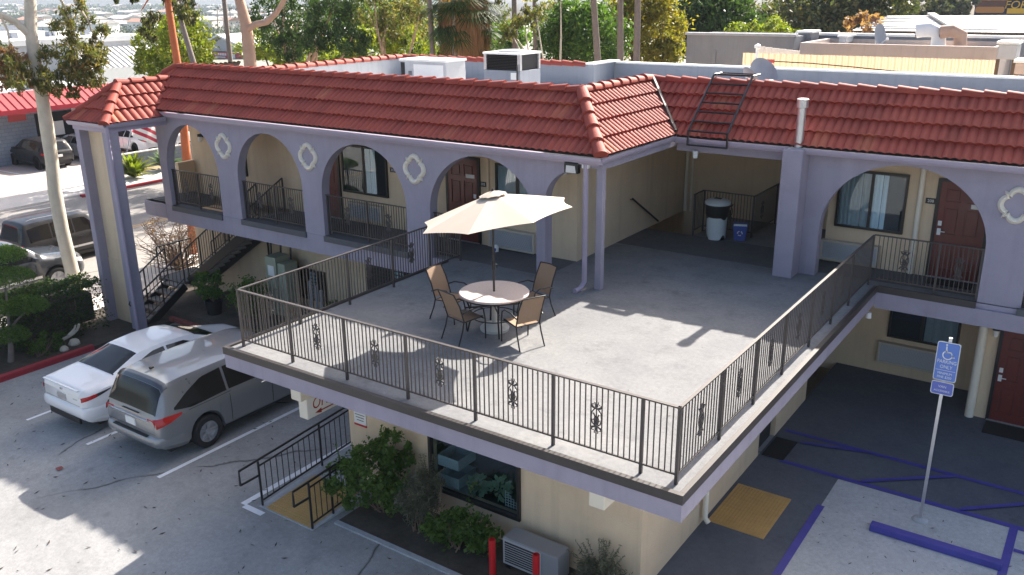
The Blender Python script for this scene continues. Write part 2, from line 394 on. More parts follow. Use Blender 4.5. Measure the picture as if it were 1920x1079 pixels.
# deck slab and floors
deck = [(-8.40, -.22), (.17, -.22), (.17, 9.38), (9, 9.38), (9, 10.66), (-1.3, 10.66), (-1.3, 13.4), (-3.30, 13.4), (-3.30, 11.05), (-5.92, 11.05), (-5.92, 7.54), (-15.3, 7.54), (-15.3, 6.27), (-18.9, 6.27), (-18.9, 7.54), (-20.1, 7.54), (-20.1, 6.05), (-8.40, 6.05)]
part(MB().prism(deck, 'z', -.30, 0), 'terrace_deck', M['deck'])
b = MB()
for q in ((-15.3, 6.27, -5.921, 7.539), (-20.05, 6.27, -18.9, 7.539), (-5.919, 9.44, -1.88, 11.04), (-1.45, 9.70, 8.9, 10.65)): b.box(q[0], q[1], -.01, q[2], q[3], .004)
part(b, 'walkway_shade_sheet', M['lobby'])  # dark sheet over the deck, shade under the ceilings put into its colour
b = MB()
for (x0, y0, x1, y1) in [(-8.44, -.26, .21, -.185), (-8.44, -.183, -8.365, 5.95), (.135, -.183, .21, 9.29), (.212, 9.29, 2.03, 9.36)]:
    b.box(x0, y0, -.10, x1, y1, .035)
part(b, 'deck_edge_trim', M['edge'])
b = MB().box(-8.425, -.245, -.355, .195, -.10, -.10); b.box(-8.425, -.098, -.355, -8.27, 5.96, -.10); b.box(.04, -.098, -.355, .195, 9.32, -.10)
part(b, 'terrace_fascia', M['lav'])
part(MB().box(-8.25, -.08, -.345, .02, 5.96, -.31), 'terrace_soffit', M['cream'])
# left arcade
def arcade(name, y0, y1, x0, x1, top, bot, arches, mat):
    poly = [(x0, 0), (x0, top), (x1, top), (x1, 0)]
    for (xl, xr, zt, zs) in reversed(arches):
        c, r, h = (xl+xr)/2, (xr-xl)/2, zt-zs
        poly.append((xr, 0))
        for k in range(0, 33):
            t = PI*k/32; poly.append((c+r*math.cos(t), zs+h*math.sin(t)))
        poly.append((xl, 0))
    b = MB().prism(poly, 'y', y0, y1)
    if bot is not None: b.box(x0, y0, bot, x1, y1, -.005)
    return part(b, name, mat)
A_L = [(-18.72, -16.42, 2.43, 1.15), (-15.60, -13.10, 2.45, 1.15), (-12.40, -9.62, 2.45, 1.12), (-8.90, -6.0, 2.50, 1.12)]
arcade('arcade_wall', 6.0, 6.26, -19.05, -5.78, 2.70, -.50, A_L, M['lav'])
poly = [(-5.78, 1.75), (-5.78, 2.70), (-4.45, 2.70), (-4.45, 2.52)]
for k in range(1, 15):
    t = PI/2*(1-k/14)*1; poly.append((-4.72+(-1.0)*math.cos(t), 1.75+.77*math.sin(t)) if False else (-4.72-1.06*math.sin(PI/2*k/14), 1.75+.77*math.cos(PI/2*k/14)))
part(MB().prism(poly, 'y', 6.0, 6.26), 'arcade_wall', M['lav'])
part(MB().box(-20.1, 5.99, -.42, -19.05, 6.2, 0), 'walkway_fascia', M['lav'])
part(MB().box(-20.12, 6.2, -.42, -20.0, 9.0, 0), 'walkway_fascia', M['lav'])
part(MB().box(-4.61, 6.05, 0, -4.47, 6.19, 2.52), 'arcade_post', M['lav'], bevel=.008)
b = MB()
for xl, xr in [(-18.70, -16.44), (-15.62, -13.08), (-12.42, -9.60)]: b.box(xl, 5.955, -.13, xr, 5.998, .02); b.box(xl, 6.0, 0, xr, 6.24, .02)
part(b, 'arch_ledge', M['ledge'])
# downspout beside the corner post
b = MB().tube([(-4.78, 5.93, 2.62), (-4.78, 5.93, .16), (-4.80, 5.80, .05), (-4.82, 5.62, .04)], .055, 8)
part(b, 'downspout', M['lavtrim'], smooth=40)
# quatrefoil plaques
def quatre(n=96):
    b = MB(); out, inn = [], []
    def rad(t):     # barbed quatrefoil: four round lobes with a small point between each pair
        a = abs(math.degrees(t % (PI/2))-45); ph = math.radians(45-a)
        r = .145*math.cos(ph)+math.sqrt(max(0, .15**2-(.145*math.sin(ph))**2))
        return max(r, .300-.010*a) if a < 10 else r
    prof = [(-.058, .0), (-.050, .045), (0, .075), (.050, .045), (.058, 0)]
    rows = []
    for d, h in prof:
        r = []
        for k in range(n+1):
            t = 2*PI*k/n; q = (t % (PI/2))
            rr = rad(t)
            rr += d; r.append((rr*math.cos(t)*1.0, -h, rr*math.sin(t)*1.08))
        rows.append(r)
    b.grid(rows); return b
q0 = None
for x, y, z in [(-16.05, 6, 1.98), (-12.78, 6, 2.0), (-9.30, 6, 2.04), (2.43, 9.42, 1.98)]:
    m = quatre(); m.v = [(a*.93+x, b_+y-.002, c*.93+z) for a, b_, c in m.v]
    part(m, 'quatrefoil_ornament', M['trim'], smooth=50)
# right arcade
A_R = [(-1.12, 2.03, 2.52, 1.05), (2.78, 5.9, 2.52, 1.05)]
arcade('arcade_wall', 9.42, 9.68, -1.46, 9, 2.66, None, A_R, M['lav'])
part(MB().box(2.03, 9.376, -.10, 2.78, 9.66, 0), 'walkway_fascia', M['lav'])
part(MB().box(.196, 9.30, -.44, 9, 9.66, -.10), 'walkway_fascia', M['lav'])
b = MB().box(2.73, 9.29, -.10, 5.9, 9.36, .035); part(b, 'arch_ledge', M['ledge'])
part(MB().box(-1.87, 8.92, 0, -1.462, 9.66, 2.72), 'square_column', M['lav'], bevel=.01)
part(MB().box(-4.44, 9.42, 2.40, -1.87, 9.64, 2.66), 'lobby_beam', M['lav'])
part(MB().box(-4.64, 6.262, 2.50, -4.46, 9.42, 2.68), 'lobby_beam', M['lav'])
b = MB().lathe([(.085, 0), (.085, .82), (.115, .83), (.115, 1.0), (.09, 1.01)], (-1.64, 9.2, 2.72), 20)
fl = part(b, 'roof_flue', M['galv'], smooth=40)
sub(MB().box(-1.80, 9.02, 2.722, -1.48, 9.38, 2.735), 'flue_flashing', M['galv'], fl)
# room walls, floors above and ceilings
part(MB().box(-19.3, 7.54, 0, -5.92, 7.78, 2.72), 'room_wall', M['cream'])
part(MB().box(-6.16, 7.782, 0, -5.922, 13.6, 2.72), 'room_wall', M['cream'])
part(MB().box(-5.92, 13.4, -1.6, -1.2, 13.6, 2.72), 'lobby_back_wall', M['cream'])
part(MB().box(-1.30, 10.66, 0, 9, 10.9, 2.70), 'room_wall', M['cream'])
part(MB().box(-1.30, 10.902, 0, -1.1, 13.4, 2.70), 'room_wall', M['cream'])
part(MB().box(-20.0, 6.27, 2.70, -4.66, 7.53, 2.76), 'walkway_ceiling', M['cream'])
b = MB().box(-5.9, 7.55, 2.725, -4.645, 9.66, 2.78); b.box(-5.9, 9.66, 2.725, -1.3, 13.38, 2.78); b.box(-1.28, 9.70, 2.702, 9, 10.64, 2.76); part(b, 'lobby_ceiling', M['cream'])
# lower storey
part(MB().box(-20.0, 7.54, GS-.2, -8.6, 7.78, -.30), 'ground_floor_wall', M['cream'])
part(MB().box(-8.6, 7.56, GS-.2, -1.25, 7.76, -.30), 'ground_floor_wall', M['cream'])
b = MB().box(-7.08, 1.30, G-.2, -5.15, 1.5, -.346); b.box(-3.23, 1.30, G-.2, -1.05, 1.5, -.346); b.box(-5.15, 1.30, G-.2, -3.23, 1.5, G+.52); b.box(-5.15, 1.30, G+1.95, -3.23, 1.5, -.346); b.box(-7.08, 1.502, G-.2, -6.88, 7.5, -.346); b.box(-1.25, 1.502, G-.2, -1.05, 6.45, -.346); b.box(-1.25, 7.45, G-.2, -1.05, 9.5, -.346); b.box(-1.25, 6.45, -.75, -1.05, 7.45, -.346)
part(b, 'office_wall', M['cream'])
part(MB().box(-1.20, 6.5, G, -1.14, 7.4, -.76), 'office_side_door', M['dark'])
b = MB().box(-2.9, 12.0, G-.2, 2.04, 12.2, -.30); part(b, 'ground_floor_wall', M['cream'])
b = MB().box(2.042, 10.68, G-.2, 9, 10.88, -.44); b.box(2.042, 10.882, G-.2, 2.24, 12.0, -.44); part(b, 'ground_floor_wall', M['cream'])
part(MB().box(-1.25, 9.5, -.44, 9, 12.2, -.31), 'carport_ceiling', M['cream'])
part(MB().box(-2.9, 11.9, G, -1.9, 11.98, -.85), 'passage_door', M['door'])
part(MB().box(-3.1, 9.5, G-.2, -2.9, 12.2, -.3), 'ground_floor_wall', M['cream'])
for xx, zz in ((-7.64, -1.05), (-1.50, -1.08)): part(MB().box(xx, .46, zz, xx+.26, 1.298, -.346), 'beam_end', M['trim'], bevel=.02)
# pipes on walls
b = MB().tube([(.56, 10.60, 0.02), (.56, 10.60, 2.68)], .055, 10); part(b, 'wall_pipe', M['trim'], smooth=40)
b = MB().tube([(2.12, 10.62, G), (2.12, 10.62, -.44)], .09, 10); part(b, 'wall_pipe', M['trim'], smooth=40)
b = MB().tube([(-.97, 3.60, -.46), (-.97, 3.60, G+.16), (-.90, 3.60, G+.08)], .05, 10); part(b, 'wall_pipe', M['trim'], smooth=40)
b = MB().tube([(-8.35, 7.5, .02), (-8.35, 7.5, 2.70)], .04, 8); part(b, 'wall_pipe', M['cream'], smooth=40)
b = MB().tube([(-5.85, 13.3, .02), (-5.85, 13.3, 2.70)], .05, 8); b.tube([(-5.70, 13.33, .02), (-5.70, 13.33, 2.70)], .03, 8); part(b, 'wall_pipe', M['trim'], smooth=40)

# doors and windows (built facing -y at plane y)
def six_panel_door(x0, x1, z0, z1, y, handle_left=True, frame=True):
    w, h = x1-x0, z1-z0
    d = part(MB().box(x0, y-.03, z0, x1, y-.012, z1), 'door', M['door'])
    b = MB(); st = .115*w/.9
    xs = [x0, x0+st, (x0+x1)/2-st*.45, (x0+x1)/2+st*.45, x1-st, x1]
    zz = [z0, z0+.22, z0+.80, z0+.95, z0+1.52, z0+1.64, z1-.12, z1]
    for a, c in ((0, 1), (2, 3), (4, 5)): b.box(xs[a], y-.05, z0, xs[c], y-.031, z1)
    for a, c in ((0, 1), (2, 3), (4, 5), (6, 7)):
        for e, f in ((1, 2), (3, 4)): b.box(xs[e], y-.05, zz[a], xs[f], y-.031, zz[c])
    sub(b, 'door_rails', M['door'], d)
    b = MB()
    for e, f in ((1, 2), (3, 4)):
        for a, c in ((1, 2), (3, 4), (5, 6)): b.box(xs[e]+.035, y-.045, zz[a]+.035, xs[f]-.035, y-.031, zz[c]-.035)
    sub(b, 'door_panels', M['door'], d, bevel=.006)
    if frame:
        b = MB(); b.box(x0-.07, y-.06, z0, x0-.002, y-.004, z1+.06); b.box(x1+.002, y-.06, z0, x1+.07, y-.004, z1+.06); b.box(x0-.002, y-.06, z1+.002, x1+.002, y-.004, z1+.06)
        sub(b, 'door_frame', M['bronze'], d)
    hx = x0+.07 if handle_left else x1-.07
    b = MB().box(hx-.035, y-.07, z0+.92, hx+.035, y-.051, z0+1.06); b.tube([(hx, y-.09, z0+1.0), (hx+(.12 if handle_left else -.12), y-.09, z0+1.0)], .012, 6); b.box(hx-.035, y-.07, z0+1.12, hx+.035, y-.051, z0+1.22)
    sub(b, 'handle', M['white'], d)
    sub(MB().box(x0-.05, y-.09, z0-.0, x1+.05, y-.005, z0+.02), 'threshold', M['galv'], d)
    return d
def drape(x0, x1, z0, z1, y, amp=.025, per=.12):
    n = max(8, int((x1-x0)/per*10)); rows = []
    ph = rnd.random()*6
    for z in (z0, (z0+z1)/2, z1):
        rows.append([(x0+(x1-x0)*i/n, y+amp*math.sin(ph+2*PI*(x0+(x1-x0)*i/n)/per)+amp*.5*math.sin(7+3.7*(x1-x0)*i/n/per), z) for i in range(n+1)])
    return MB().grid(rows)
def window(x0, x1, z0, z1, y, split=.5, curtains=(), parent=motel, sash=True):
    f = MB(); t = .05
    for a in ((x0, z0, x1, z0+t), (x0, z1-t, x1, z1), (x0, z0+t, x0+t, z1-t), (x1-t, z0+t, x1, z1-t)): f.box(a[0], y-.07, a[1], a[2], y-.004, a[3])
    xs = x0+(x1-x0)*split
    if sash: f.box(xs-.03, y-.066, z0+t, xs+.03, y-.012, z1-t)
    fr = part(f, 'window', M['bronze'], parent)
    sub(MB().box(x0+t, y-.012, z0+t, x1-t, y-.006, z1-t), 'dark_room', M['dark'], fr)
    for (a, c, m) in curtains:
        sub(drape(x0+(x1-x0)*a, x0+(x1-x0)*c, z0+t, z1-t, y-.026, .010, .09), 'curtain', M[m], fr, smooth=180, fixn=False)
    sub(MB().box(x0+t, y-.05, z0+t, x1-t, y-.046, z1-t), 'pane', M['glass'], fr)
    return fr
def wall_ac(x0, x1, z0, z1, y, d=.16):
    a = MB(); t = .05
    a.box(x0, y-d, z0, x1, y-.003, z0+t); a.box(x0, y-d, z1-t, x1, y-.003, z1); a.box(x0, y-d, z0+t, x0+t, y-.003, z1-t); a.box(x1-t, y-d, z0+t, x1, y-.003, z1-t)
    o = part(a, 'air_conditioner', M['ac'], bevel=.006)
    sub(MB().box(x0+t, y-d+.03, z0+t, x1-t, y-.05, z1-t), 'coil', M['acg'], o)
    b = MB(); n = 22
    for k in range(n):
        x = x0+t+(x1-x0-2*t)*k/n; L = min(.20, x1-t-x)
        b.bar((x, y-d+.02, z1-t-.01), (x+L, y-d+.02, z0+t+.01), .010, .012, (0, 1, 0))
    sub(b, 'grille', M['acg'], o)
    return o
def wall_lamp(x, y, z, nx=0, ny=-1):
    p = Vector((nx, ny, 0))
    def sh(r0, r1, h0, h1):
        b = MB().lathe([(r0, h0), (r1, h1)], (x+p.x*.09, y+p.y*.09, z), 12); return b
    b = sh(.075, .075, .05, .12); b.lathe([(.0, .12), (.075, .12)], (x+p.x*.09, y+p.y*.09, z), 12)
    b.bar((x, y, z+.08), (x+p.x*.06, y+p.y*.06, z+.08), .08, .1)
    o = part(b, 'wall_lamp', M['black'], smooth=40)
    sub(MB().lathe([(.045, -.09), (.055, .0), (.055, .05)], (x+p.x*.09, y+p.y*.09, z), 12), 'lamp_glass', M['white'], o, smooth=40)
    return o
six_panel_door(-9.55, -8.66, 0.02, 2.06, 7.54, False)
six_panel_door(.93, 1.84, 0.02, 2.06, 10.66)
six_panel_door(-14.2, -13.35, 0.02, 2.06, 7.54)
six_panel_door(2.50, 3.42, G+.02, G+2.08, 10.68)
window(-13.17, -11.56, .80, 2.08, 7.54, .5, ((.52, .74, 'sheer'),))
window(-8.12, -7.0, .80, 2.06, 7.54, .55, ((.02, .98, 'curtain'),))
window(-18.1, -17.1, .78, 2.0, 7.54, .5, ((.5, .98, 'sheer'),))
window(-1.12, .30, .84, 2.12, 10.66, .50, ((.02, .49, 'curtain'), (.52, .72, 'sheer')))
window(.03, 1.55, G+.95, G+2.2, 12.0, .48, ((.52, .98, 'curtain'),))
# front office window with shelves and planters behind the glass
f = MB(); X0, X1, Z0, Z1 = -5.15, -3.23, G+.52, G+1.95
for a in ((X0, Z0, X1, Z0+.07), (X0, Z1-.06, X1, Z1), (X0, Z0+.07, X0+.06, Z1-.06), (X1-.06, Z0+.07, X1, Z1-.06)): f.box(a[0], 1.25, a[1], a[2], 1.34, a[3])
of = part(f, 'window', M['bronze'], bevel=.006)
sub(MB().box(X0+.06, 1.285, Z0+.07, X1-.06, 1.29, Z1-.06), 'pane', M['glass'], of)
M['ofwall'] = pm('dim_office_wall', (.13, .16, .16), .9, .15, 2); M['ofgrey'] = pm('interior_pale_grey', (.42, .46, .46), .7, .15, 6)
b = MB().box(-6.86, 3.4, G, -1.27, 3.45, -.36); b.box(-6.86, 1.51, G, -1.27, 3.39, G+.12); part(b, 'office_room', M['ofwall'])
sh_ = sub(MB().box(-5.02, 1.45, G+.50, -4.40, 2.1, G+.54), 'display_shelf', M['ofgrey'], of)
for z in (.62, .98):
    b = MB(); x0, x1, y0, y1 = -5.02, -4.57, 1.36, 1.86; b.box(x0, y0, G+z, x1, y1, G+z+.02); b.box(x0, y0, G+z+.02, x1, y0+.02, G+z+.2); b.box(x0, y1-.02, G+z+.02, x1, y1, G+z+.2); b.box(x0, y0+.02, G+z+.02, x0+.02, y1-.02, G+z+.2); b.box(x1-.02, y0+.02, G+z+.02, x1, y1-.02, G+z+.2); sub(b, 'tray', M['ofgrey'], of)
b = MB()
for k in range(260):
    cx, cy, cz, r = ((-4.3, 1.55, G+.72, .2), (-3.85, 1.58, G+.78, .22))[k % 2]; d = Vector((rnd.gauss(0, 1), rnd.gauss(0, 1), rnd.gauss(0, .8))).normalized()*r*rnd.random()**.4; e = d.orthogonal().normalized()*.035; q = Vector((cx, cy, cz))+d; b.quad(q-e, q+d.normalized()*.05, q+e, q-d.normalized()*.05)
M['inleaf'] = pm('indoor_leaves', (.20, .30, .18), .6, .2, 5); sub(b, 'indoor_plants', M['inleaf'], of, fixn=False)
b = MB()
for k in range(6): b.box(-3.62+.055*k, 1.40, G+.62, -3.61+.055*k, 1.41, G+.62+.30-.04*k); b.box(-3.62, 1.411, G+.63+.05*k, -3.34-.04*k, 1.42, G+.64+.05*k)
sub(b, 'white_lattice', M['ofgrey'], of)
wall_ac(-12.95, -11.75, .12, .56, 7.54); wall_ac(-8.28, -6.98, .04, .52, 7.54); wall_ac(-1.34, -.1, .06, .52, 10.66)
wall_ac(-.12, 1.42, G+.30, G+.82, 12.0)
wall_lamp(-19.05, 7.54, 1.75); wall_lamp(-6.2, 7.54, 2.08); wall_lamp(-5.92, 9.05, 2.32, 1, 0); wall_lamp(2.36, 10.68, G+2.0)
# room number plates
def plate(x, z, y, txt, s=.085):
    o = part(MB().box(x-.10, y-.012, z-.06, x+.10, y-.002, z+.06), 'room_number_plate', M['bronze'])
    t = text_mesh(txt, s); t.v = [(a+x, b_+y-.015, c+z) for a, b_, c in t.v]; sub(t, 'room_number', M['white'], o)
plate(-8.52, 1.50, 7.54, '202'); plate(.76, 1.62, 10.66, '208'); plate(-11.38, 1.55, 7.54, '203')
# small white notice on the upper doors
for x, y, z in ((-8.87, 7.49, 1.66), (1.66, 10.61, 1.60)):
    part(MB().box(x-.13, y-.006, z-.045, x+.13, y, z+.045), 'door_notice', M['white'])
# flood lamps and camera
def flood(x, y, z):
    o = part(MB().box(x-.16, y-.14, z-.10, x+.16, y-.02, z+.12), 'flood_lamp', M['blackplastic'], bevel=.02)
    sub(MB().quad((x-.12, y-.142, z-.085), (x+.12, y-.142, z-.085), (x+.10, y-.152, z+.06), (x-.10, y-.152, z+.06)), 'lamp_lens', M['lamp_w'], o)
flood(-5.08, 5.98, 2.50)
part(MB().box(-4.86, 5.90, 2.52, -4.72, 5.99, 2.62), 'junction_box', M['white'])
b = MB().box(.02, 9.16, -.52, .10, 9.36, -.44); b.lathe([(.06, 0), (.05, .12)], (-.02, 9.10, -.60), 10); b.lathe([(.06, 0), (.05, .12)], (.14, 9.12, -.62), 10)
part(b, 'twin_spotlight', M['white'])
b = MB().lathe([(.05, 0), (.07, .16)], (-3.95, 9.34, 2.28), 10); part(b, 'ceiling_spotlight', M['white'])
# a handrail on the stairwell wall
b = MB().tube([(-5.80, 10.0, 1.0), (-5.80, 11.5, .12)], .025, 8); b.bar((-5.92, 10.1, .95), (-5.80, 10.1, .95), .02); part(b, 'stair_handrail', M['black'])
b = MB()
for k in range(8): b.box(-5.9, 11.06+k*.27, -.18*(k+1)-.18, -4.65, 11.33+k*.27, -.18*(k+1))
part(b, 'stairwell_steps', M['ledge'])
part(MB().box(-4.64, 11.06, -1.7, -3.31, 13.39, -.02), 'stairwell_floor', M['deck'])

# ------------------------------------------------------------------ tiled roofs
def tile_slope(name, e0, e1, r0, r1, mat, courses=4, per=.165, amp=.046, parent=motel):
    e0, e1, r0, r1 = map(Vector, (e0, e1, r0, r1))
    U = (e1-e0).normalized(); nrm = U.cross(r0-e0).normalized()
    if nrm.z < 0: nrm = -nrm
    V = nrm.cross(U); V = V if V.z > 0 else -V
    o = e0
    H = (r0-e0).dot(V); ul0, ul1 = 0, (r0-o).dot(U); ur0, ur1 = (e1-o).dot(U), (r1-o).dot(U)
    lo, hi = min(ul0, ul1), max(ur0, ur1); n = int((hi-lo)/per*8)
    vs, uv, rows = [], [], []
    for c in range(courses):
        for fr, off in ((-.03, .062), (.25, .046), (.6, .028), (1.0, .004)):
            v = (c+fr)/courses*H; w = min(1, max(0, v/H))
            rows.append((v, off, ul0+(ul1-ul0)*w, ur0+(ur1-ur0)*w))
    for v, off, a, b_ in rows:
        for i in range(n+1):
            u = lo+(hi-lo)*i/n; uc = min(max(u, a), b_)
            s = math.sin(PI*uc/per); h = amp*abs(s)**.8
            jit = .006*math.sin(uc*13.7+v*5)+.004*math.sin(uc*41+v*9)
            p = o+U*uc+V*(v+.3*jit)+nrm*(h+off+jit*.4); vs.append(p); uv.append((uc, v+.001))
    fs = [(r*(n+1)+i, r*(n+1)+i+1, (r+1)*(n+1)+i+1, (r+1)*(n+1)+i) for r in range(len(rows)-1) for i in range(n)]
    b = MB().add(vs, fs)
    ob = b.build(name, mat, parent, smooth=50, uv=uv)
    # plain backing so no light leaks through
    bk = MB().quad(e0, e1, r1, r0); bk.build('roof_underlay', M['edge'], ob)
    return ob
def caps(name, p, q, mat, r=.11, L=.40, parent=motel, up=None):
    p, q = Vector(p), Vector(q); D = (q-p); n = max(1, round(D.length/L)); d = D.normalized()
    side = d.cross(Vector((0, 0, 1))).normalized(); upv = side.cross(d)
    vs, fs, uv = [], [], []
    for k in range(n):
        a = p+D*(k/n)-d*.04; c = p+D*((k+1)/n)
        o = len(vs); jr = rnd.uniform(.96, 1.05)
        for pt, rr, lift in ((a, r*1.12*jr, .03), (c, r*.9*jr, .0)):
            for s in range(9):
                t = PI*s/8*1.16-PI*.08; vs.append(pt+side*rr*math.cos(t)+upv*(rr*.85*math.sin(t)+lift)); uv.append((k*.6+.05, .5))
        for s in range(8): fs.append((o+s, o+s+1, o+9+s+1, o+9+s))
        fs.append(tuple(range(o, o+9)))
    b = MB().add(vs, fs)
    return b.build(name, mat, parent, smooth=40, uv=uv, fixn=False)
T = M['tile']
tile_slope('tiled_roof', (-20.35, 5.80, 2.78), (-4.38, 5.80, 2.78), (-19.35, 7.20, 3.84), (-5.66, 7.20, 3.84), T)
tile_slope('tiled_roof', (-4.38, 5.80, 2.78), (-4.38, 9.15, 2.76), (-5.66, 7.20, 3.84), (-5.66, 10.45, 3.84), T)
tile_slope('tiled_roof', (-4.38, 9.15, 2.74), (9, 9.15, 2.74), (-5.66, 10.45, 3.80), (9, 10.45, 3.80), T)
tile_slope('tiled_roof', (-20.35, 9.5, 2.78), (-20.35, 5.80, 2.78), (-19.35, 9.5, 3.84), (-19.35, 7.20, 3.84), T)
caps('ridge_caps', (-5.62, 7.18, 3.86), (-19.35, 7.20, 3.86), T)
caps('ridge_caps', (-5.64, 7.20, 3.86), (-5.64, 10.45, 3.86), T)
caps('ridge_caps', (-5.60, 10.47, 3.82), (9, 10.47, 3.82), T)
caps('hip_caps', (-4.40, 5.82, 2.82), (-5.64, 7.18, 3.90), T, .125)
caps('hip_caps', (-20.3, 5.84, 2.82), (-19.37, 7.18, 3.88), T, .12)
part(MB().tube([(-4.36, 9.14, 2.86), (-5.60, 10.42, 3.90)], .05, 6), 'valley_flashing', M['edge'])
# gutters
def gutter(name, p, q, out, parent=motel):
    p, q, out = Vector(p), Vector(q), Vector(out); b = MB()
    prof = [(.0, -.10), (.05, -.10), (.085, -.05), (.10, .0), (.10, .025), (.085, .025), (.085, .005), (.035, -.075), (.01, -.075), (.01, .0), (0, 0)]
    n = len(prof); vs = []
    for pt in (p, q):
        for o, z in prof: vs.append(pt+out*o+Vector((0, 0, z)))
    fs = [(i, (i+1) % n, n+(i+1) % n, n+i) for i in range(n)]+[tuple(range(n)), tuple(range(n, 2*n))]
    return b.add(vs, fs).build(name, M['gut'], parent)
gutter('gutter', (-18.40, 5.86, 2.74), (-4.36, 5.86, 2.74), (0, -1, 0))
gutter('gutter', (-4.44, 5.80, 2.74), (-4.44, 9.20, 2.74), (1, 0, 0))
gutter('gutter', (-4.40, 9.20, 2.72), (9, 9.20, 2.72), (0, -1, 0))
part(MB().box(-18.7, 5.872, 2.60, -4.46, 5.999, 2.74), 'eave_board', M['lavtrim']); part(MB().box(-4.62, 5.88, 2.682, -4.45, 9.26, 2.742), 'eave_board', M['lavtrim']); part(MB().box(-4.40, 9.21, 2.60, 9, 9.415, 2.72), 'eave_board', M['lavtrim'])
# flat roof and parapets
part(MB().prism([(-17.6, 7.25), (-5.7, 7.25), (-5.7, 10.5), (9, 10.5), (9, 16.4), (-9.6, 16.4), (-9.6, 15.2), (-17.6, 15.2)], 'z', 2.80, 3.02), 'flat_roof', M['roofw'])
part(MB().box(-17.75, 7.3, 2.8, -17.55, 15.3, 3.68), 'roof_parapet', M['wparapet'])
part(MB().box(-17.55, 15.1, 2.8, -10.05, 15.3, 3.66), 'roof_parapet', M['conc_wall'])
part(MB().box(-10.05, 15.1, 2.8, -9.85, 16.62, 3.70), 'roof_parapet', M['conc_wall'])
part(MB().box(-9.85, 16.4, 2.8, 9.2, 16.6, 3.66), 'roof_parapet', M['conc_wall'])
part(MB().box(-10.12, 15.05, 3.70, -9.78, 16.66, 3.75), 'parapet_coping', M['white']); part(MB().box(-9.78, 16.36, 3.66, 9.2, 16.64, 3.71), 'parapet_coping', M['white'])
caps('parapet_tiles', (-17.65, 7.3, 3.67), (-17.65, 15.2, 3.67), T, .13, .42); caps('parapet_tiles', (-17.6, 15.2, 3.65), (-10.15, 15.2, 3.65), T, .13, .42)
part(MB().box(-20.0, 7.78, GS-.3, -17.75, 7.96, 2.72), 'ground_floor_wall', M['cream'])
part(MB().box(-20.1, 8.9, GS-.3, -19.9, 9.4, 2.72), 'end_wall_pier', M['cream'])
part(MB().box(-20.1, 7.2, 0, -19.95, 8.9, .95), 'end_parapet', M['cream'])
part(MB().box(-17.7, 15.0, G-.4, -9.75, 15.098, 2.79), 'rear_wall', M['cream'])
part(MB().box(-9.75, 16.2, G-.4, 9, 16.3, 2.79), 'rear_wall', M['cream'])
part(MB().box(-17.74, 7.97, G-.4, -17.70, 15.0, 2.79), 'rear_wall', M['cream'])
part(MB().box(-9.85, 15.1, G-.4, -9.752, 16.2, 2.79), 'rear_wall', M['cream'])
# portico at the stair
pz = 2.60
tile_slope('portico_roof', (-20.15, 4.05, pz), (-18.34, 4.05, pz), (-19.27, 5.20, 3.52), (-19.24, 5.20, 3.52), T, 3)
tile_slope('portico_roof', (-18.34, 4.05, pz), (-18.34, 6.2, pz), (-19.25, 5.20, 3.52), (-19.25, 7.3, 3.52), T, 3, .22, .05)
tile_slope('portico_roof', (-20.15, 6.2, pz), (-20.15, 4.05, pz), (-19.25, 7.3, 3.52), (-19.25, 5.20, 3.52), T, 3)
caps('hip_caps', (-18.36, 4.07, pz+.03), (-19.25, 5.18, 3.56), T, .125); caps('hip_caps', (-20.13, 4.07, pz+.03), (-19.26, 5.18, 3.56), T, .12); caps('ridge_caps', (-19.25, 5.15, 3.55), (-19.25, 6.9, 3.55), T)
gutter('gutter', (-18.42, 4.10, pz), (-18.42, 5.90, pz), (1, 0, 0)); gutter('gutter', (-20.15, 4.12, pz), (-18.36, 4.12, pz), (0, -1, 0))
part(MB().box(-20.06, 4.14, 2.38, -18.42, 4.36, pz), 'portico_beam', M['lavtrim']); part(MB().box(-18.66, 4.362, 2.38, -18.44, 5.98, pz), 'portico_beam', M['lavtrim'])
part(MB().box(-20.02, 4.16, GS-.2, -19.80, 4.58, 2.38), 'portico_post', M['lav']); part(MB().box(-18.70, 4.16, GS-.2, -18.42, 4.46, 2.38), 'portico_post', M['lav'])
part(MB().box(-19.80, 4.42, -1.35, -18.72, 4.55, 2.38), 'portico_panel', M['cream']); part(MB().box(-19.80, 4.40, GS-.2, -18.72, 4.57, -1.35), 'portico_panel', M['cream'])
part(MB().tube([(-18.34, 4.10, pz-.05), (-18.34, 4.10, GS)], .05, 8), 'downspout', M['lavtrim'])
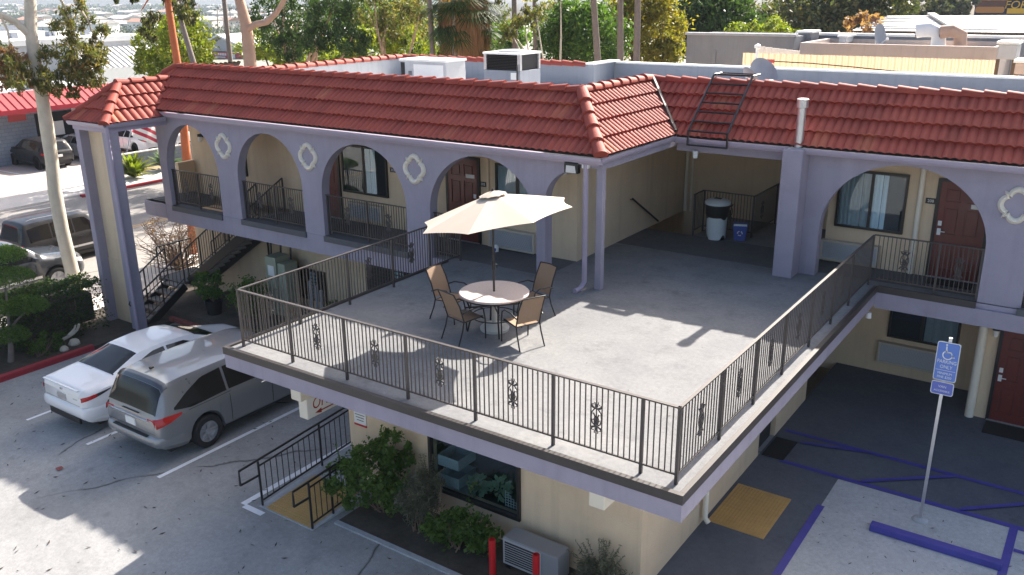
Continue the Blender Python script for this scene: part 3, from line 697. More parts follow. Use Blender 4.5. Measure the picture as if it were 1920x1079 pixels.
# ------------------------------------------------------------------ railings
_bal = MB().box(-.007, -.007, 0, .007, .007, .90).build('baluster', M['iron']); _post = MB().box(-.02, -.02, 0, .02, .02, 1.05).build('post', M['iron'])
def scroll_mesh():
    b = MB(); b.tube([(0, 0, -.23), (0, 0, .23)], .008, 5)
    def curl(cx, cz, r, a0, a1, sx, sz, w=.009, n=9):
        b.tube([(sx*(cx+r*(1-.55*k/n)*math.cos(a0+(a1-a0)*k/n)), 0, sz*(cz+r*(1-.55*k/n)*math.sin(a0+(a1-a0)*k/n))) for k in range(n+1)], [w*(1-.3*k/n) for k in range(n+1)], 5)
    for sx in (-1, 1):
        b.tube([(sx*.012, 0, -.125), (sx*.058, 0, -.085), (sx*.078, 0, -.01), (sx*.066, 0, .07), (sx*.03, 0, .12), (sx*.010, 0, .13)], .010, 5)
        b.tube([(sx*.045, 0, .06), (sx*.020, 0, .015), (sx*.030, 0, -.03), (sx*.052, 0, -.04)], .011, 5)
        b.tube([(sx*.006, 0, .0), (sx*.026, 0, -.055), (sx*.012, 0, -.10)], .016, 5)
        for sz in (-1, 1):
            curl(.045, .165, .038, -2.4, 2.2, sx, sz); b.tube([(sx*.01, 0, sz*.13), (sx*.05, 0, sz*.145), (sx*.088, 0, sz*.185)], .011, 5)
            b.tube([(sx*.006, 0, sz*.16), (sx*.028, 0, sz*.205), (sx*.022, 0, sz*.225)], .008, 5)
    b.lathe([(0, -.018), (.034, 0), (0, .018)], (0, 0, -.02), 8, 'y'); b.lathe([(0, -.02), (.028, 0), (0, .02)], (0, 0, .165), 6, 'y'); b.lathe([(0, -.02), (.028, 0), (0, .02)], (0, 0, -.165), 6, 'y')
    return b
_scr = scroll_mesh().build('scroll_ornament', M['iron'], smooth=50)
proto_meshes = [_bal, _post, _scr]
def inst(src, parent, loc, rot=0):
    o = src.copy(); col.objects.link(o); o.parent = parent; o.location = loc; o.rotation_euler = (0, 0, rot); return o
def railing(label, p, q, posts, orn=(), z=0, group='iron railings of the upper floor', step=.0815, name='iron_railing', ends=(True, True)):
    p, q = Vector(p), Vector(q); D = q-p; L = D.length; rot = math.atan2(D.y, D.x)
    r = thing(name, label, 'railing', (p.x, p.y, z), rot, group)
    MB().box(-.02, -.024, 1.045, L+.02, .024, 1.065).build('handrail', M['iron'], r)
    MB().box(0, -.010, .125, L, .010, .150).build('bottom_rail', M['iron'], r)
    for t in posts: inst(_post, r, (t, 0, 0))
    ed = sorted(set([0]+list(posts)+[L]))
    for a, c in zip(ed, ed[1:]):
        n = max(1, round((c-a)/step)); mid = (a+c)/2 if any(a < o < c for o in orn) else None
        for k in range(1, n):
            t = a+(c-a)*k/n
            inst(_bal, r, (t, 0, .15))
    for o in orn: inst(_scr, r, (o, 0, .60))
    return r
fx = [0]+[8.19+v for v in (-6.941, -5.676, -4.398, -3.119, -1.806, -.490)]+[8.19]
railing('iron railing along the front edge of the terrace above the office', (-8.19, 0, 0), (0, 0, 0), fx, [(a+c)/2 for a, c in zip(fx[1:6], fx[2:7])])
ry = [0, 1.386, 2.694, 3.978, 5.372, 6.667, 7.862, 9.40]
railing('long iron railing along the right edge of the terrace over the courtyard', (0, 0, 0), (0, 9.40, 0), ry[1:], [(a+c)/2 for a, c in zip(ry[:6], ry[1:7])], step=.094)
ly = [0, 1.32, 2.61, 3.90, 5.1, 6.17]
railing('iron railing along the left edge of the terrace above the parked van', (-8.19, 0, 0), (-8.19, 6.17, 0), ly[1:], [.66, 3.2, 4.5])
railing('short iron railing closing the fourth arch beside the umbrella', (-8.88, 6.13, 0), (-8.19, 6.13, 0), [.03], [.35])
for (a, c, lab) in [(-18.70, -16.44, 'iron railing in the leftmost arch of the left wing'), (-15.58, -13.12, 'iron railing in the second arch from the street'), (-12.38, -9.64, 'iron railing in the wide arch with the dark window behind it')]:
    railing(lab, (a, 6.13, 0), (c, 6.13, 0), [.02, (c-a)/2, c-a-.02], [(c-a)*.25, (c-a)*.75])
railing('iron railing across the right wing arch with the red door', (0.02, 9.46, 0), (2.02, 9.46, 0), [1.22, 1.98], [.60, 1.60])
railing('iron railing in the right wing arch cut off by the frame', (2.80, 9.55, 0), (5.88, 9.55, 0), [.02, 1.5, 3.06], [.75, 2.3])
railing('short iron railing at the head of the lobby stairwell', (-4.62, 11.02, 0), (-4.62, 11.6, 0), [.02], [])
railing('dark iron railing behind the trash can in the lobby', (-4.62, 11.6, 0), (-3.30, 11.6, 0), [.02, 1.30], [.70])
railing('dark iron railing running back along the lobby stairwell', (-3.30, 11.6, 0), (-3.30, 13.3, 0), [1.68], [.6])
# ------------------------------------------------------------------ steel staircase at the left end
st = thing('steel_staircase', 'black steel open tread staircase with iron railings rising to the left arches', 'staircase', (-18.6, 4.6, GS), world=True)
F0, F1 = Vector((-18.85, 0, -2.40)), Vector((-15.25, 0, -.02))
for y, nm in ((6.30, 'stringer'), (7.28, 'stringer')):
    MB().bar((F0.x, y, F0.z-.05), (F1.x, y, F1.z-.05), .05, .26).build(nm, M['black'], st)
n = 13
for k in range(n):
    x = F0.x+(F1.x-F0.x)*(k+.5)/n; z = F0.z+(F1.z-F0.z)*(k+.9)/n
    MB().box(x-.15, 6.34, z-.03, x+.15, 7.24, z+.02).build('tread', M['step'], st)
for x in (-19.45, -18.62): MB().bar((x, 4.62, GS+.0), (x, 6.0, -2.46), .05, .24).build('stringer', M['black'], st)
for k in range(5):
    y = 4.66+k*.28; z = GS+.17*(k+1); MB().box(-19.42, y, z-.03, -18.65, y+.29, z+.02).build('tread', M['step'], st)
MB().box(-19.95, 6.0, -2.50, -18.80, 7.28, -2.40).build('landing', M['ledge'], st)
def stair_rail(a, c, n, h=.95):
    a, c = Vector(a), Vector(c); b = MB(); up = Vector((0, 0, 1))
    b.bar(a+up*h, c+up*h, .045, .03); b.bar(a+up*.14, c+up*.14, .025)
    for k in range(n+1):
        p = a+(c-a)*k/n; b.bar(p+up*(.0 if k % 6 == 0 else .14), p+up*h, .034 if k % 6 == 0 else .013)
    b.build('stair_railing', M['black'], st)
stair_rail((-18.85, 6.32, -2.36), (-15.3, 6.32, .02), 30); stair_rail((-18.85, 7.24, -2.36), (-15.3, 7.24, .02), 30)
stair_rail((-18.62, 4.45, GS+.05), (-18.62, 6.0, -2.36), 12); stair_rail((-19.45, 4.45, GS+.05), (-19.45, 6.0, -2.36), 12)
stair_rail((-19.9, 6.02, -2.4), (-19.9, 7.26, -2.4), 9)
MB().tube([(-18.62, 4.45, GS+1.0), (-18.62, 4.2, GS+.95), (-18.62, 4.12, GS+.82), (-18.62, 4.2, GS+.70), (-18.62, 4.45, GS+.72)], .02, 6).build('handrail_loop', M['black'], st)
# ------------------------------------------------------------------ office ramp
rp = thing('office_ramp', 'yellow bumpy access ramp with black handrails leading to the office', 'ramp', (-7.2, .4, G), world=True)
MB().prism([(-.30, G-.1), (-.30, G+.012), (.95, G+.10), (2.5, G+.22), (5, G+.22), (5, G-.1)], 'x', -7.88, -6.50).build('ramp_slab', M['pad'], rp)
b = MB(); 
b.quad((-7.72, -.28, G+.022), (-6.58, -.28, G+.022), (-6.58, .92, G+.106), (-7.72, .92, G+.106))
for i in range(20):
    for j in range(21):
        x = -7.69+i*.0575; y = -.25+j*.057; z = G+.022+(y+.28)*.07
        b.box(x-.016, y-.016, z, x+.016, y+.016, z+.012)
b.build('tactile_pad', M['yellow'], rp)
def ramp_rail(x, y0, y1, zf, loop, n):
    b = MB(); P = lambda y, h: Vector((x, y, zf(y)+h))
    b.tube([P(y0-loop, .62), P(y0-loop, .90), P(y1, .90)], .022, 8); b.tube([P(y0-loop, .62), P(y0, .62)], .022, 8)
    o = b.build('handrail', M['black'], rp, smooth=50)
    for h in (.80, .10): MB().tube([P(y0, h), P(y1, h)], .018, 8).build('rail', M['black'], rp, smooth=50)
    for k in range(n+1):
        y = y0+(y1-y0)*k/n; big = k in (0, n, n//2+1)
        MB().tube([P(y, 0 if big else .10), P(y, .89 if big else .80)], .022 if big else .009, 6).build('post' if big else 'baluster', M['black'], rp)
zr = lambda y: G+.02+max(0, y+.3)*.072
ramp_rail(-7.83, -.26, 2.42, zr, .42, 20)
ramp_rail(-6.53, -.27, .60, zr, .35, 7)
# ------------------------------------------------------------------ office sign under the beam
sg = thing('office_sign', 'white hanging sign with red lettering and arrow under the terrace', 'sign', (-7.53, .95, -1.4), world=True)
MB().box(-7.63, .61, -1.47, -7.41, 2.05, -1.052).build('sign_box', M['trim'], sg, bevel=.01)
MB().box(-7.41, .625, -1.455, -7.405, 2.03, -1.065).build('sign_face', M['white'], sg)
M['signred'] = pm('dark_red_lettering', (.32, .015, .015), .5, .05)
RZ = Matrix.Rotation(PI/2, 4, 'Z')
t = text_mesh('OFFICE', .31, .18, .001, .82); place(t, Matrix.Translation((-7.403, 1.13, -1.22)) @ RZ); t.build('lettering', M['signred'], sg, fixn=False)
b = MB().add([(-7.402, .78, -1.395), (-7.402, .94, -1.345), (-7.402, .94, -1.445)], [(0, 1, 2)]); b.quad((-7.402, .92, -1.407), (-7.402, 1.62, -1.407), (-7.402, 1.62, -1.383), (-7.402, .92, -1.383)); b.build('arrow', M['signred'], sg)
nt = thing('wall_notice', 'small white notice with red lower edge on the office wall corner', 'notice', (-6.78, 1.29, -1.6), world=True)
MB().box(-6.93, 1.282, -1.66, -6.63, 1.298, -1.42).build('plate', M['white'], nt)
MB().box(-6.93, 1.279, -1.70, -6.63, 1.298, -1.661).build('red_band', M['red'], nt)
M['ink'] = pm('grey_ink', (.12, .12, .13), .6, 0)
b = MB()
for k in range(3): b.box(-6.90+.02*k, 1.279, -1.48-.055*k, -6.66-.015*k, 1.281, -1.465-.055*k)
b.build('print_lines', M['ink'], nt)
# ------------------------------------------------------------------ accessible parking sign
sp = thing('parking_sign', 'blue accessible parking sign on a thin steel post', 'sign', (2.07, 5.83, G))
M['signblue'] = pm('sign_blue', (.10, .20, .56), .4, .06, 3); M['signblue2'] = pm('sign_violet_blue', (.11, .15, .50), .4, .06, 3)
b = MB().bar((0, 0, 0), (.035, 0, 3.42), .05, .04); b.build('post', M['galv'], sp)
MB().lathe([(.14, 0), (.12, .03), (.06, .05)], (0, 0, .012), 14).build('base', M['pad'], sp, smooth=40)
def rrect(x0, x1, z0, z1, r):
    P = []
    for cx, cz, a in ((x1-r, z1-r, 0), (x0+r, z1-r, 90), (x0+r, z0+r, 180), (x1-r, z0+r, 270)):
        for k in range(6): t = math.radians(a+k*18); P.append((cx+r*math.cos(t), cz+r*math.sin(t)))
    return P
def signplate(x0, x1, z0, z1, m, nm):
    MB().prism(rrect(x0, x1, z0, z1, .035), 'y', -.032, -.026).build(nm+'_border', M['white'], sp)
    return MB().prism(rrect(x0+.012, x1-.012, z0+.012, z1-.012, .028), 'y', -.036, -.033).build(nm, m, sp)
signplate(-.14, .205, 2.67, 3.345, M['signblue'], 'upper_plate'); signplate(-.145, .195, 2.42, 2.65, M['signblue2'], 'lower_plate')
def lett(txt, size, x, z, w=1.0):
    t = text_mesh(txt, size, 0, .0006, w); place(t, Matrix.Translation((x, -.0375, z))); t.build('lettering', M['white'], sp, fixn=False)
lett('PARKING', .085, .035, 3.005, .82); lett('ONLY', .085, .035, 2.915, .82); lett('MINIMUM', .06, .03, 2.800, .85); lett('FINE $250', .06, .03, 2.735, .85)
lett('VAN', .06, .025, 2.565); lett('ACCESSIBLE', .045, .025, 2.49)
b = MB().box(-.115, -.0378, 2.853, .18, -.0366, 2.859); b.build('divider', M['white'], sp)
b = MB(); pts = []
b.lathe([(0, -.001), (.016, -.001), (.016, .001)], (.0, -.0375, 3.30), 10, 'y')
b.quad((-.010, -.0375, 3.275), (.012, -.0375, 3.275), (.018, -.0375, 3.165), (-.004, -.0375, 3.165)); b.quad((.0, -.0375, 3.185), (.085, -.0375, 3.185), (.085, -.0375, 3.165), (.0, -.0375, 3.165))
b.quad((.070, -.0375, 3.175), (.090, -.0375, 3.175), (.125, -.0375, 3.085), (.105, -.0375, 3.085)); b.quad((.11, -.0375, 3.10), (.14, -.0375, 3.108), (.14, -.0375, 3.092), (.11, -.0375, 3.084))
ring = [[], []]
for k in range(28):
    t = math.radians(95+k*10.2)
    for i, r in enumerate((.062, .079)): ring[i].append((.03+r*math.cos(t), -.0375, 3.125+r*math.sin(t)))
b.grid(ring); b.build('wheelchair_symbol', M['white'], sp, fixn=False)
ws = thing('wheel_stop', 'long blue painted concrete wheel stop on the pale bay', 'wheel stop', (2.4, 5.1, G+.01))
MB().prism([(-.11, 0), (.11, 0), (.085, .11), (-.085, .11)], 'x', -.98, 1.02).build('stop_block', M['blue'], ws, bevel=.015)
for o in ws.children: o.rotation_euler = (0, 0, 0)
yp = tag(MB().build('tactile_mat', M['yellow']) if False else None, '', '') if False else None
b = MB().box(-.98, 3.76, G+.005, .02, 5.22, G+.018)
for i in range(17):
    for j in range(25): x = -.95+i*.0588; y = 3.79+j*.0583; b.box(x-.017, y-.017, G+.018, x+.017, y+.017, G+.031)
tag(b.build('tactile_paving', M['yellow']), 'yellow bumpy tactile panel on the dark paving beside the office wall', 'tactile paving')
tag(MB().box(-1.00, 6.52, G+.006, -.56, 7.40, G+.022).build('doormat', M['mat_black'], bevel=.005), 'black doormat at the side door of the office', 'doormat')
tag(MB().box(2.46, 9.95, G+.006, 3.6, 10.55, G+.022).build('doormat', M['mat_black'], bevel=.005), 'black doormat before the red ground floor door', 'doormat')
tag(MB().box(.95, 10.10, .003, 1.82, 10.56, .02).build('doormat', M['mat_black'], bevel=.005), 'black doormat before the red upper floor door', 'doormat')
# roof ladder
rl = thing('roof_ladder', 'black iron ladder lying up the red tiles by the valley', 'ladder', (-3.9, 9.1, 2.6), world=True)
for x in (-4.02, -3.12):
    MB().tube([(x, 9.04, 2.60), (x, 9.04, 2.92), (x, 10.32, 4.02), (x, 10.75, 4.02)], .026, 6).build('side_rail', M['black'], rl)
for k in range(7):
    t = k/6; MB().tube([(-4.02, 9.04+1.28*t, 2.92+1.10*t), (-3.12, 9.04+1.28*t, 2.92+1.10*t)], .022, 6).build('rung', M['black'], rl)
MB().tube([(-4.02, 9.04, 2.61), (-3.12, 9.04, 2.61)], .02, 6).build('rung', M['black'], rl); MB().tube([(-4.02, 10.75, 4.02), (-3.12, 10.75, 4.02)], .017, 6).build('rung', M['black'], rl)
# ------------------------------------------------------------------ terrace furniture
TC = Vector((-5.0, 3.08, 0))
tb = thing('round_table', 'round mottled stone topped patio table under the cream umbrella', 'table', TC)
MB().lathe([(.0, .735), (.62, .735), (.635, .722), (.635, .700), (.60, .69), (.04, .69)], n=48).build('table_top', M['stone'], tb, smooth=30)
MB().lathe([(.60, .66), (.615, .68), (.60, .69), (.585, .68), (.60, .66)], n=40).build('rim', M['black'], tb, smooth=60)
for k in range(4):
    t = PI/4+k*PI/2; c, s = math.cos(t), math.sin(t)
    MB().tube([(.53*c, .53*s, .68), (.45*c, .45*s, .45), (.42*c, .42*s, .30), (.50*c, .50*s, 0)], .016, 8).build('leg', M['black'], tb, smooth=60)
MB().tube([(.42*math.cos(t), .42*math.sin(t), .28) for t in [k*PI/12 for k in range(25)]], .010, 6).build('ring', M['black'], tb, smooth=60)
b = MB().bar((-.37, -.37, .46), (.37, .37, .46), .02); b.bar((-.37, .37, .455), (.37, -.37, .455), .02); b.build('cross_brace', M['black'], tb)
um = thing('patio_umbrella', 'cream canvas patio umbrella tilted over the round table', 'umbrella', TC)
MB().lathe([(.0, .0), (.26, .0), (.27, .05), (.22, .09), (.10, .11), (.045, .13), (.045, .45), (.0, .46)], n=28).build('base', M['base'], um, smooth=35)
hub = Vector((.02, -.02, 2.53)); TILT = Matrix.Rotation(-.16, 4, 'Y') @ Matrix.Rotation(.04, 4, 'X')
MB().tube([(0, 0, .4), (0, 0, 2.0), hub], .021, 10).build('pole', M['bronze'], um, smooth=60)
b = MB().lathe([(.03, 0), (.035, .1), (.03, .16)], (0, 0, 1.15), 10); b.tube([(0, .03, 1.22), (0, .10, 1.22), (0, .10, 1.14)], .009, 6); b.lathe([(.03, 0), (.03, .06)], (0, 0, 1.42), 10); b.build('crank', M['black'], um, smooth=40)
def cpt(th, f, sag=0):
    r = 1.39*f; z = -.38*f**1.08+sag
    return hub+(TILT @ Vector((r*math.cos(th), r*math.sin(th), z)))
rows = []
NS = 10
for i in range(13):
    f = .07+.93*i/12; r = []
    for k in range(8*NS+1):
        a = k/NS; fr = a-math.floor(a); th = -2.07+a*PI/4
        cut = math.cos(PI/8)/math.cos((fr-.5)*PI/4) if True else 1
        sg_ = -.05*f*math.sin(PI*fr); ff = f*cut*(1-.055*f*f*math.sin(PI*fr))
        r.append(cpt(th, ff, sg_))
    rows.append(r)
cn = MB().grid(rows).build('canopy', M['canvas'], um, smooth=16, fixn=False)
rows = []
for f in (.0, .10, .17):
    rows.append([cpt(-2.07+k*PI/4/4, f*(1 if k % 4 else 1.12), .05 if f < .15 else .035) for k in range(33)])
MB().grid(rows).build('vent_cap', M['canvas'], um, smooth=25, fixn=False)
MB().lathe([(.025, 0), (.018, .04), (0, .06)], tuple(hub+Vector((0, 0, .04))), 8).build('finial', M['bronze'], um, smooth=40)
for k in range(8):
    th = -2.07+k*PI/4; MB().tube([cpt(th, .05, -.02), cpt(th, .98, -.02)], .008, 5).build('rib', M['bronze'], um)
    MB().tube([Vector((0, 0, 1.98)), cpt(th, .55, -.03)], .006, 5).build('strut', M['bronze'], um)
def chair(label, x, y, deg):
    c = thing('patio_chair', label, 'chair', (x, y, 0), math.radians(deg-90), 'sling chairs round the patio table')
    for s in (-1, 1):
        MB().tube([(s*.27, .25, 0), (s*.275, .24, .38), (s*.28, .20, .58), (s*.285, .10, .635), (s*.285, -.12, .63), (s*.26, -.26, .57)], .0135, 8).build('arm_leg', M['black'], c, smooth=60)
        MB().tube([(s*.25, -.34, 0), (s*.24, -.24, .25), (s*.235, -.20, .42), (s*.235, -.29, .72), (s*.225, -.40, .95)], .0135, 8).build('back_leg', M['black'], c, smooth=60)
        MB().tube([(s*.235, .22, .42), (s*.235, -.20, .40)], .013, 6).build('seat_rail', M['black'], c, smooth=60)
    b = MB().tube([(-.27, .22, .39), (.27, .22, .39)], .011, 6); b.tube([(-.235, -.2, .40), (.235, -.2, .40)], .011, 6); b.tube([(-.225, -.40, .95), (0, -.42, .962), (.225, -.40, .95)], .012, 6); b.build('cross_rail', M['black'], c, smooth=60)
    def slab(pts, nm):
        rows = [[(u*.228, yy, zz-dz*(1-u*u)) for u in (-1, -.5, 0, .5, 1)] for (yy, zz, dz) in pts]
        MB().grid(rows).build(nm, M['sling'], c, smooth=180, fixn=False)
    slab([(.235, .405, .0), (.22, .43, .015), (.05, .42, .03), (-.19, .405, .02)], 'seat'); slab([(-.205, .45, .0), (-.25, .60, .0), (-.31, .76, 0), (-.39, .935, 0), (-.405, .955, 0)], 'backrest')
    return c
chair('tan sling chair in front of the table nearest the railing', -5.20, 2.46, 76)
chair('tan sling chair at the right of the table with its back to the sunlit floor', -4.22, 2.82, 155)
chair('tan sling chair behind the table beside the lavender post', -4.78, 4.02, 255)
chair('tan sling chair at the left of the table turned edge on', -6.02, 3.12, 2)
# ------------------------------------------------------------------ bins in the lobby
tc = thing('trash_can', 'white and black lidded trash can in the shaded lobby', 'trash can', (-4.05, 11.12, 0))
M['binwhite'] = pm('white_bin_plastic', (.62, .68, .70), .4, .08, 4, dirt=.2)
n = 32; top = []; bot = []
P0, P1, P2 = [], [], []
for k in range(n+1):
    t = 2*PI*k/n; w = .34+.05*math.sin(3*t) if True else 0
    zt = .50+.13*abs(math.sin(1.5*t+.6))**1.5; zb = .13*max(0, math.cos(3*t+1.1))**2
    P0.append((.235*math.cos(t), .235*math.sin(t), zb)); P1.append((.25*math.cos(t), .25*math.sin(t), zt))
MB().grid([P0, P1]).build('lower_shell', M['binwhite'], tc, smooth=180, fixn=False)
MB().lathe([(.22, .02), (.235, .40), (.245, .55), (.285, .62), (.30, .86), (.27, .88), (.0, .88)], n=28).build('inner_bin', M['blackplastic'], tc, smooth=35)
MB().lathe([(.31, .87), (.315, .92), (.27, .965), (.15, 1.0), (.0, 1.01)], n=28).build('lid', M['binwhite'], tc, smooth=40)
MB().box(-.09, -.06, .985, .09, .06, 1.02).build('lid_knob', M['blackplastic'], tc, bevel=.01)
rb = thing('recycling_bin', 'small blue recycling bin with white lid rim in the lobby', 'bin', (-3.50, 11.28, 0))
M['binblue'] = pm('blue_bin_plastic', (.06, .10, .36), .4, .1, 5)
b = MB().add([(-.13, -.11, 0), (.13, -.11, 0), (.13, .11, 0), (-.13, .11, 0), (-.17, -.14, .38), (.17, -.14, .38), (.17, .14, .38), (-.17, .14, .38)], [(0, 3, 2, 1), (0, 1, 5, 4), (1, 2, 6, 5), (2, 3, 7, 6), (3, 0, 4, 7)])
b.build('body', M['binblue'], rb, bevel=.015)
MB().box(-.18, -.15, .381, .18, .15, .42).build('lid', M['binblue'], rb, bevel=.012); MB().box(-.155, -.159, .385, .155, -.151, .435).build('lid_rim', M['binwhite'], rb)
b = MB()
for k in range(3):
    t0 = math.radians(90+k*120+14)
    pts = [(math.cos(t0+j*.22)*.055, -.1345-.004*j*0-.03*(.19+math.sin(t0+j*.22)*.055)/.38*1.0+.012, .20+math.sin(t0+j*.22)*.055) for j in range(7)]
    b.tube([(x, y-.006, z) for x, y, z in pts], [.012]*6+[.022], 5)
b.build('recycling_arrows', M['white'], rb)
rb.rotation_euler = (0, 0, .35)
jug = thing('small_blue_item', 'small blue and white object under the wall air conditioner', 'bottle', (-7.95, 7.22, 0))
MB().lathe([(.07, 0), (.075, .12), (.04, .17), (.0, .18)], n=14).build('body', M['white'], jug, smooth=40); MB().box(-.05, -.082, .03, .05, -.06, .10).build('blue_mark', M['binblue'], jug)
# ------------------------------------------------------------------ bollards and condenser at the front corner
for lab, x, y in (('red pipe bollard left of the outdoor unit', -3.14, .36), ('red pipe bollard in front of the outdoor unit', -2.36, .42)):
    o = thing('bollard', lab, 'bollard', (x, y, G), 0, 'red bollards by the office wall')
    MB().lathe([(.055, 0), (.055, .74), (.047, .745), (.047, .71), (0, .71)], n=18).build('pipe', M['red'], o, smooth=35)
cu_ = thing('condenser_unit', 'grey outdoor condenser unit against the office front wall', 'air conditioner', (-2.70, .92, G))
M['acgrey'] = pm('grey_painted_metal', (.27, .28, .30), .45, .08, 3, dirt=.15)
MB().box(-.52, -.17, .05, .52, .19, .54).build('casing', M['acgrey'], cu_, bevel=.02)
MB().box(-.50, -.19, .07, .22, -.172, .52).build('front_frame', M['acg'], cu_, bevel=.006)
MB().box(-.46, -.196, .10, .18, -.191, .49).build('fan_opening', M['dark'], cu_)
for k in range(9): MB().box(-.46, -.206, .11+k*.043, .18, -.199, .120+k*.043).build('grille_slat', M['acg'], cu_)
for s in (-1, 1): MB().box(s*.4-.05, -.2, 0, s*.4+.05, .2, .05).build('foot', M['black'], cu_)
# ------------------------------------------------------------------ roof top plant
def rtu(name, label, x0, x1, y0, y1, z0, z1, kind):
    r = thing(name, label, 'air conditioner', ((x0+x1)/2, (y0+y1)/2, z0))
    w, d, h = x1-x0, y1-y0, z1-z0
    if kind == 0:
        MB().box(-w/2, -d/2, .05, w/2, d/2, h-.06).build('casing', M['wparapet'], r, bevel=.015)
        MB().box(-w/2-.03, -d/2-.03, h-.058, w/2+.03, d/2+.03, h).build('lid', M['white'], r)
        MB().box(-w/2+.02, -d/2-.012, .1, -w/2+.16, -d/2-.001, h-.1).build('intake', M['dark'], r)
        MB().box(-w/2+.5, -d/2-.006, .12, w/2-.1, -d/2-.001, h-.14).build('service_panel', M['white'], r)
        MB().box(w/2-.55, -d/2-.02, .3, w/2-.42, -d/2-.007, .5).build('label_plate', M['galv'], r)
        MB().box(-w/2+.3, -d/2-.012, .55, -w/2+.42, -d/2-.001, .66).build('label_plate', M['ink'], r)
    else:
        MB().box(-w/2, -d/2, .0, w/2, d/2, h*.62).build('casing', M['conc_wall'], r, bevel=.015)
        MB().box(-w/2+.05, -d/2+.05, h*.622, w/2-.05, d/2-.05, h-.08).build('coil', M['dark'], r)
        for sx in (-1, 1):
            for sy in (-1, 1): MB().box(sx*(w/2-.045)-.045, sy*(d/2-.045)-.045, h*.621, sx*(w/2-.045)+.045, sy*(d/2-.045)+.045, h-.081).build('corner_post', M['galv'], r)
        MB().box(-w/2-.02, -d/2-.02, h-.08, w/2+.02, d/2+.02, h-.03).build('lid', M['white'], r)
        MB().lathe([(.38, 0), (.38, .04), (.30, .05)], (0, 0, h-.03), 24).build('fan_guard', M['galv'], r)
        b = MB()
        for k in range(9): z = h*.64+k*(h*.28)/9; b.box(-w/2+.1, -d/2-.004, z, w/2-.1, -d/2+.045, z+.012)
        b.build('louvres', M['black'], r); MB().box(w/2-.3, -d/2-.01, h*.44, w/2-.12, -d/2-.001, h*.58).build('label_plate', M['white'], r)
        MB().tube([(w/2-.06, -d/2-.05, 0), (w/2-.06, -d/2-.05, h*.75)], .02, 6).build('conduit', M['black'], r); MB().tube([(w/2+.04, -d/4, .1), (w/2+.04, d/4, .15), (w/2+.04, d/4, .4)], .03, 6).build('pipe', M['white'], r)
rtu('rooftop_unit', 'long pale rooftop unit with rust stains behind the red ridge', -13.95, -12.25, 10.9, 11.8, 3.02, 4.02, 0)
rtu('rooftop_unit', 'rooftop unit with dark louvred top half and round fan', -10.92, -9.72, 10.9, 11.9, 3.02, 4.32, 1)
def dish(label, x, y, z, r, yaw, tilt, h, name='satellite_dish'):
    d = thing(name, label, 'satellite dish', (x, y, z), yaw)
    rows = []
    for i in range(7):
        rr = r*i/6; rows.append([(rr*math.cos(t), -.25*rr*rr/r-.0, rr*math.sin(t)*1.08) for t in [2*PI*k/24 for k in range(25)]])
    b = MB().grid(rows); place(b, Matrix.Translation((0, 0, h)) @ Matrix.Rotation(tilt, 4, 'X')); b.build('reflector', M['conc_wall'], d, smooth=180)
    MB().tube([(0, .06, 0), (0, .06, h)], .025, 6).build('mast', M['galv'], d); MB().tube([(0, -.02, h-r*.9), (0, -r*1.0, h-r*.35)], .015, 6).build('feed_arm', M['galv'], d)
    MB().box(-.04, -r*1.0-.06, h-r*.35-.04, .04, -r*1.0+.03, h-r*.35+.05).build('feed_horn', M['white'], d)
    return d
pd = at(1428, 146, 'y', 11.3)
dish('pale satellite dish seen edge on behind the roof ladder', pd.x, 11.3, 3.02, .36, .95, -.55, pd.z-3.02+.06)
pd = at(1404, 150, 'y', 11.0)
dish('second satellite dish tilted away beside the roof ladder top', pd.x, 11.0, 3.02, .24, 2.6, -.6, pd.z-3.02+.04)
# ------------------------------------------------------------------ cars
def ip(tab, s):
    if s <= tab[0][0]: return tab[0][1]
    for (a, x), (c, y) in zip(tab, tab[1:]):
        if s <= c:
            t = (s-a)/(c-a); return x+(y-x)*t
    return tab[-1][1]
def smooth_tab(tab, L, n=90, w=2):
    v = [ip(tab, L*i/n) for i in range(n+1)]
    for _ in range(w): v = [v[0]]+[(v[i-1]+2*v[i]+v[i+1])/4 for i in range(1, n)]+[v[-1]]
    return [(L*i/n, x) for i, x in enumerate(v)]
def paint(name, c, metal=0, rough=.3, coat=1):
    t = NT(name); t.b.inputs['Base Color'].default_value = lin(c); t.b.inputs['Metallic'].default_value = metal; t.b.inputs['Roughness'].default_value = rough
    t.b.inputs['Coat Weight'].default_value = coat; t.b.inputs['Coat Roughness'].default_value = .03
    d = t.noise(3, 6); t.l(t.ramp(d, [(.3, g1(rough*.8)), (.7, g1(rough*1.3))]), t.b.inputs['Roughness'])
    return t.m
M['p_white'] = paint('white_car_paint', (.78, .78, .78), 0, .35); M['p_silver'] = paint('silver_car_paint', (.27, .28, .29), .55, .34); M['p_black'] = paint('black_car_paint', (.008, .008, .010), 0, .4, .35)
M['p_dkgrey'] = paint('dark_grey_car_paint', (.05, .055, .065), .4, .3); M['p_lt'] = paint('light_silver_car_paint', (.60, .62, .64), .5, .3); M['trimblk'] = pm('satin_black_trim', (.015, .015, .016), .5, .1)
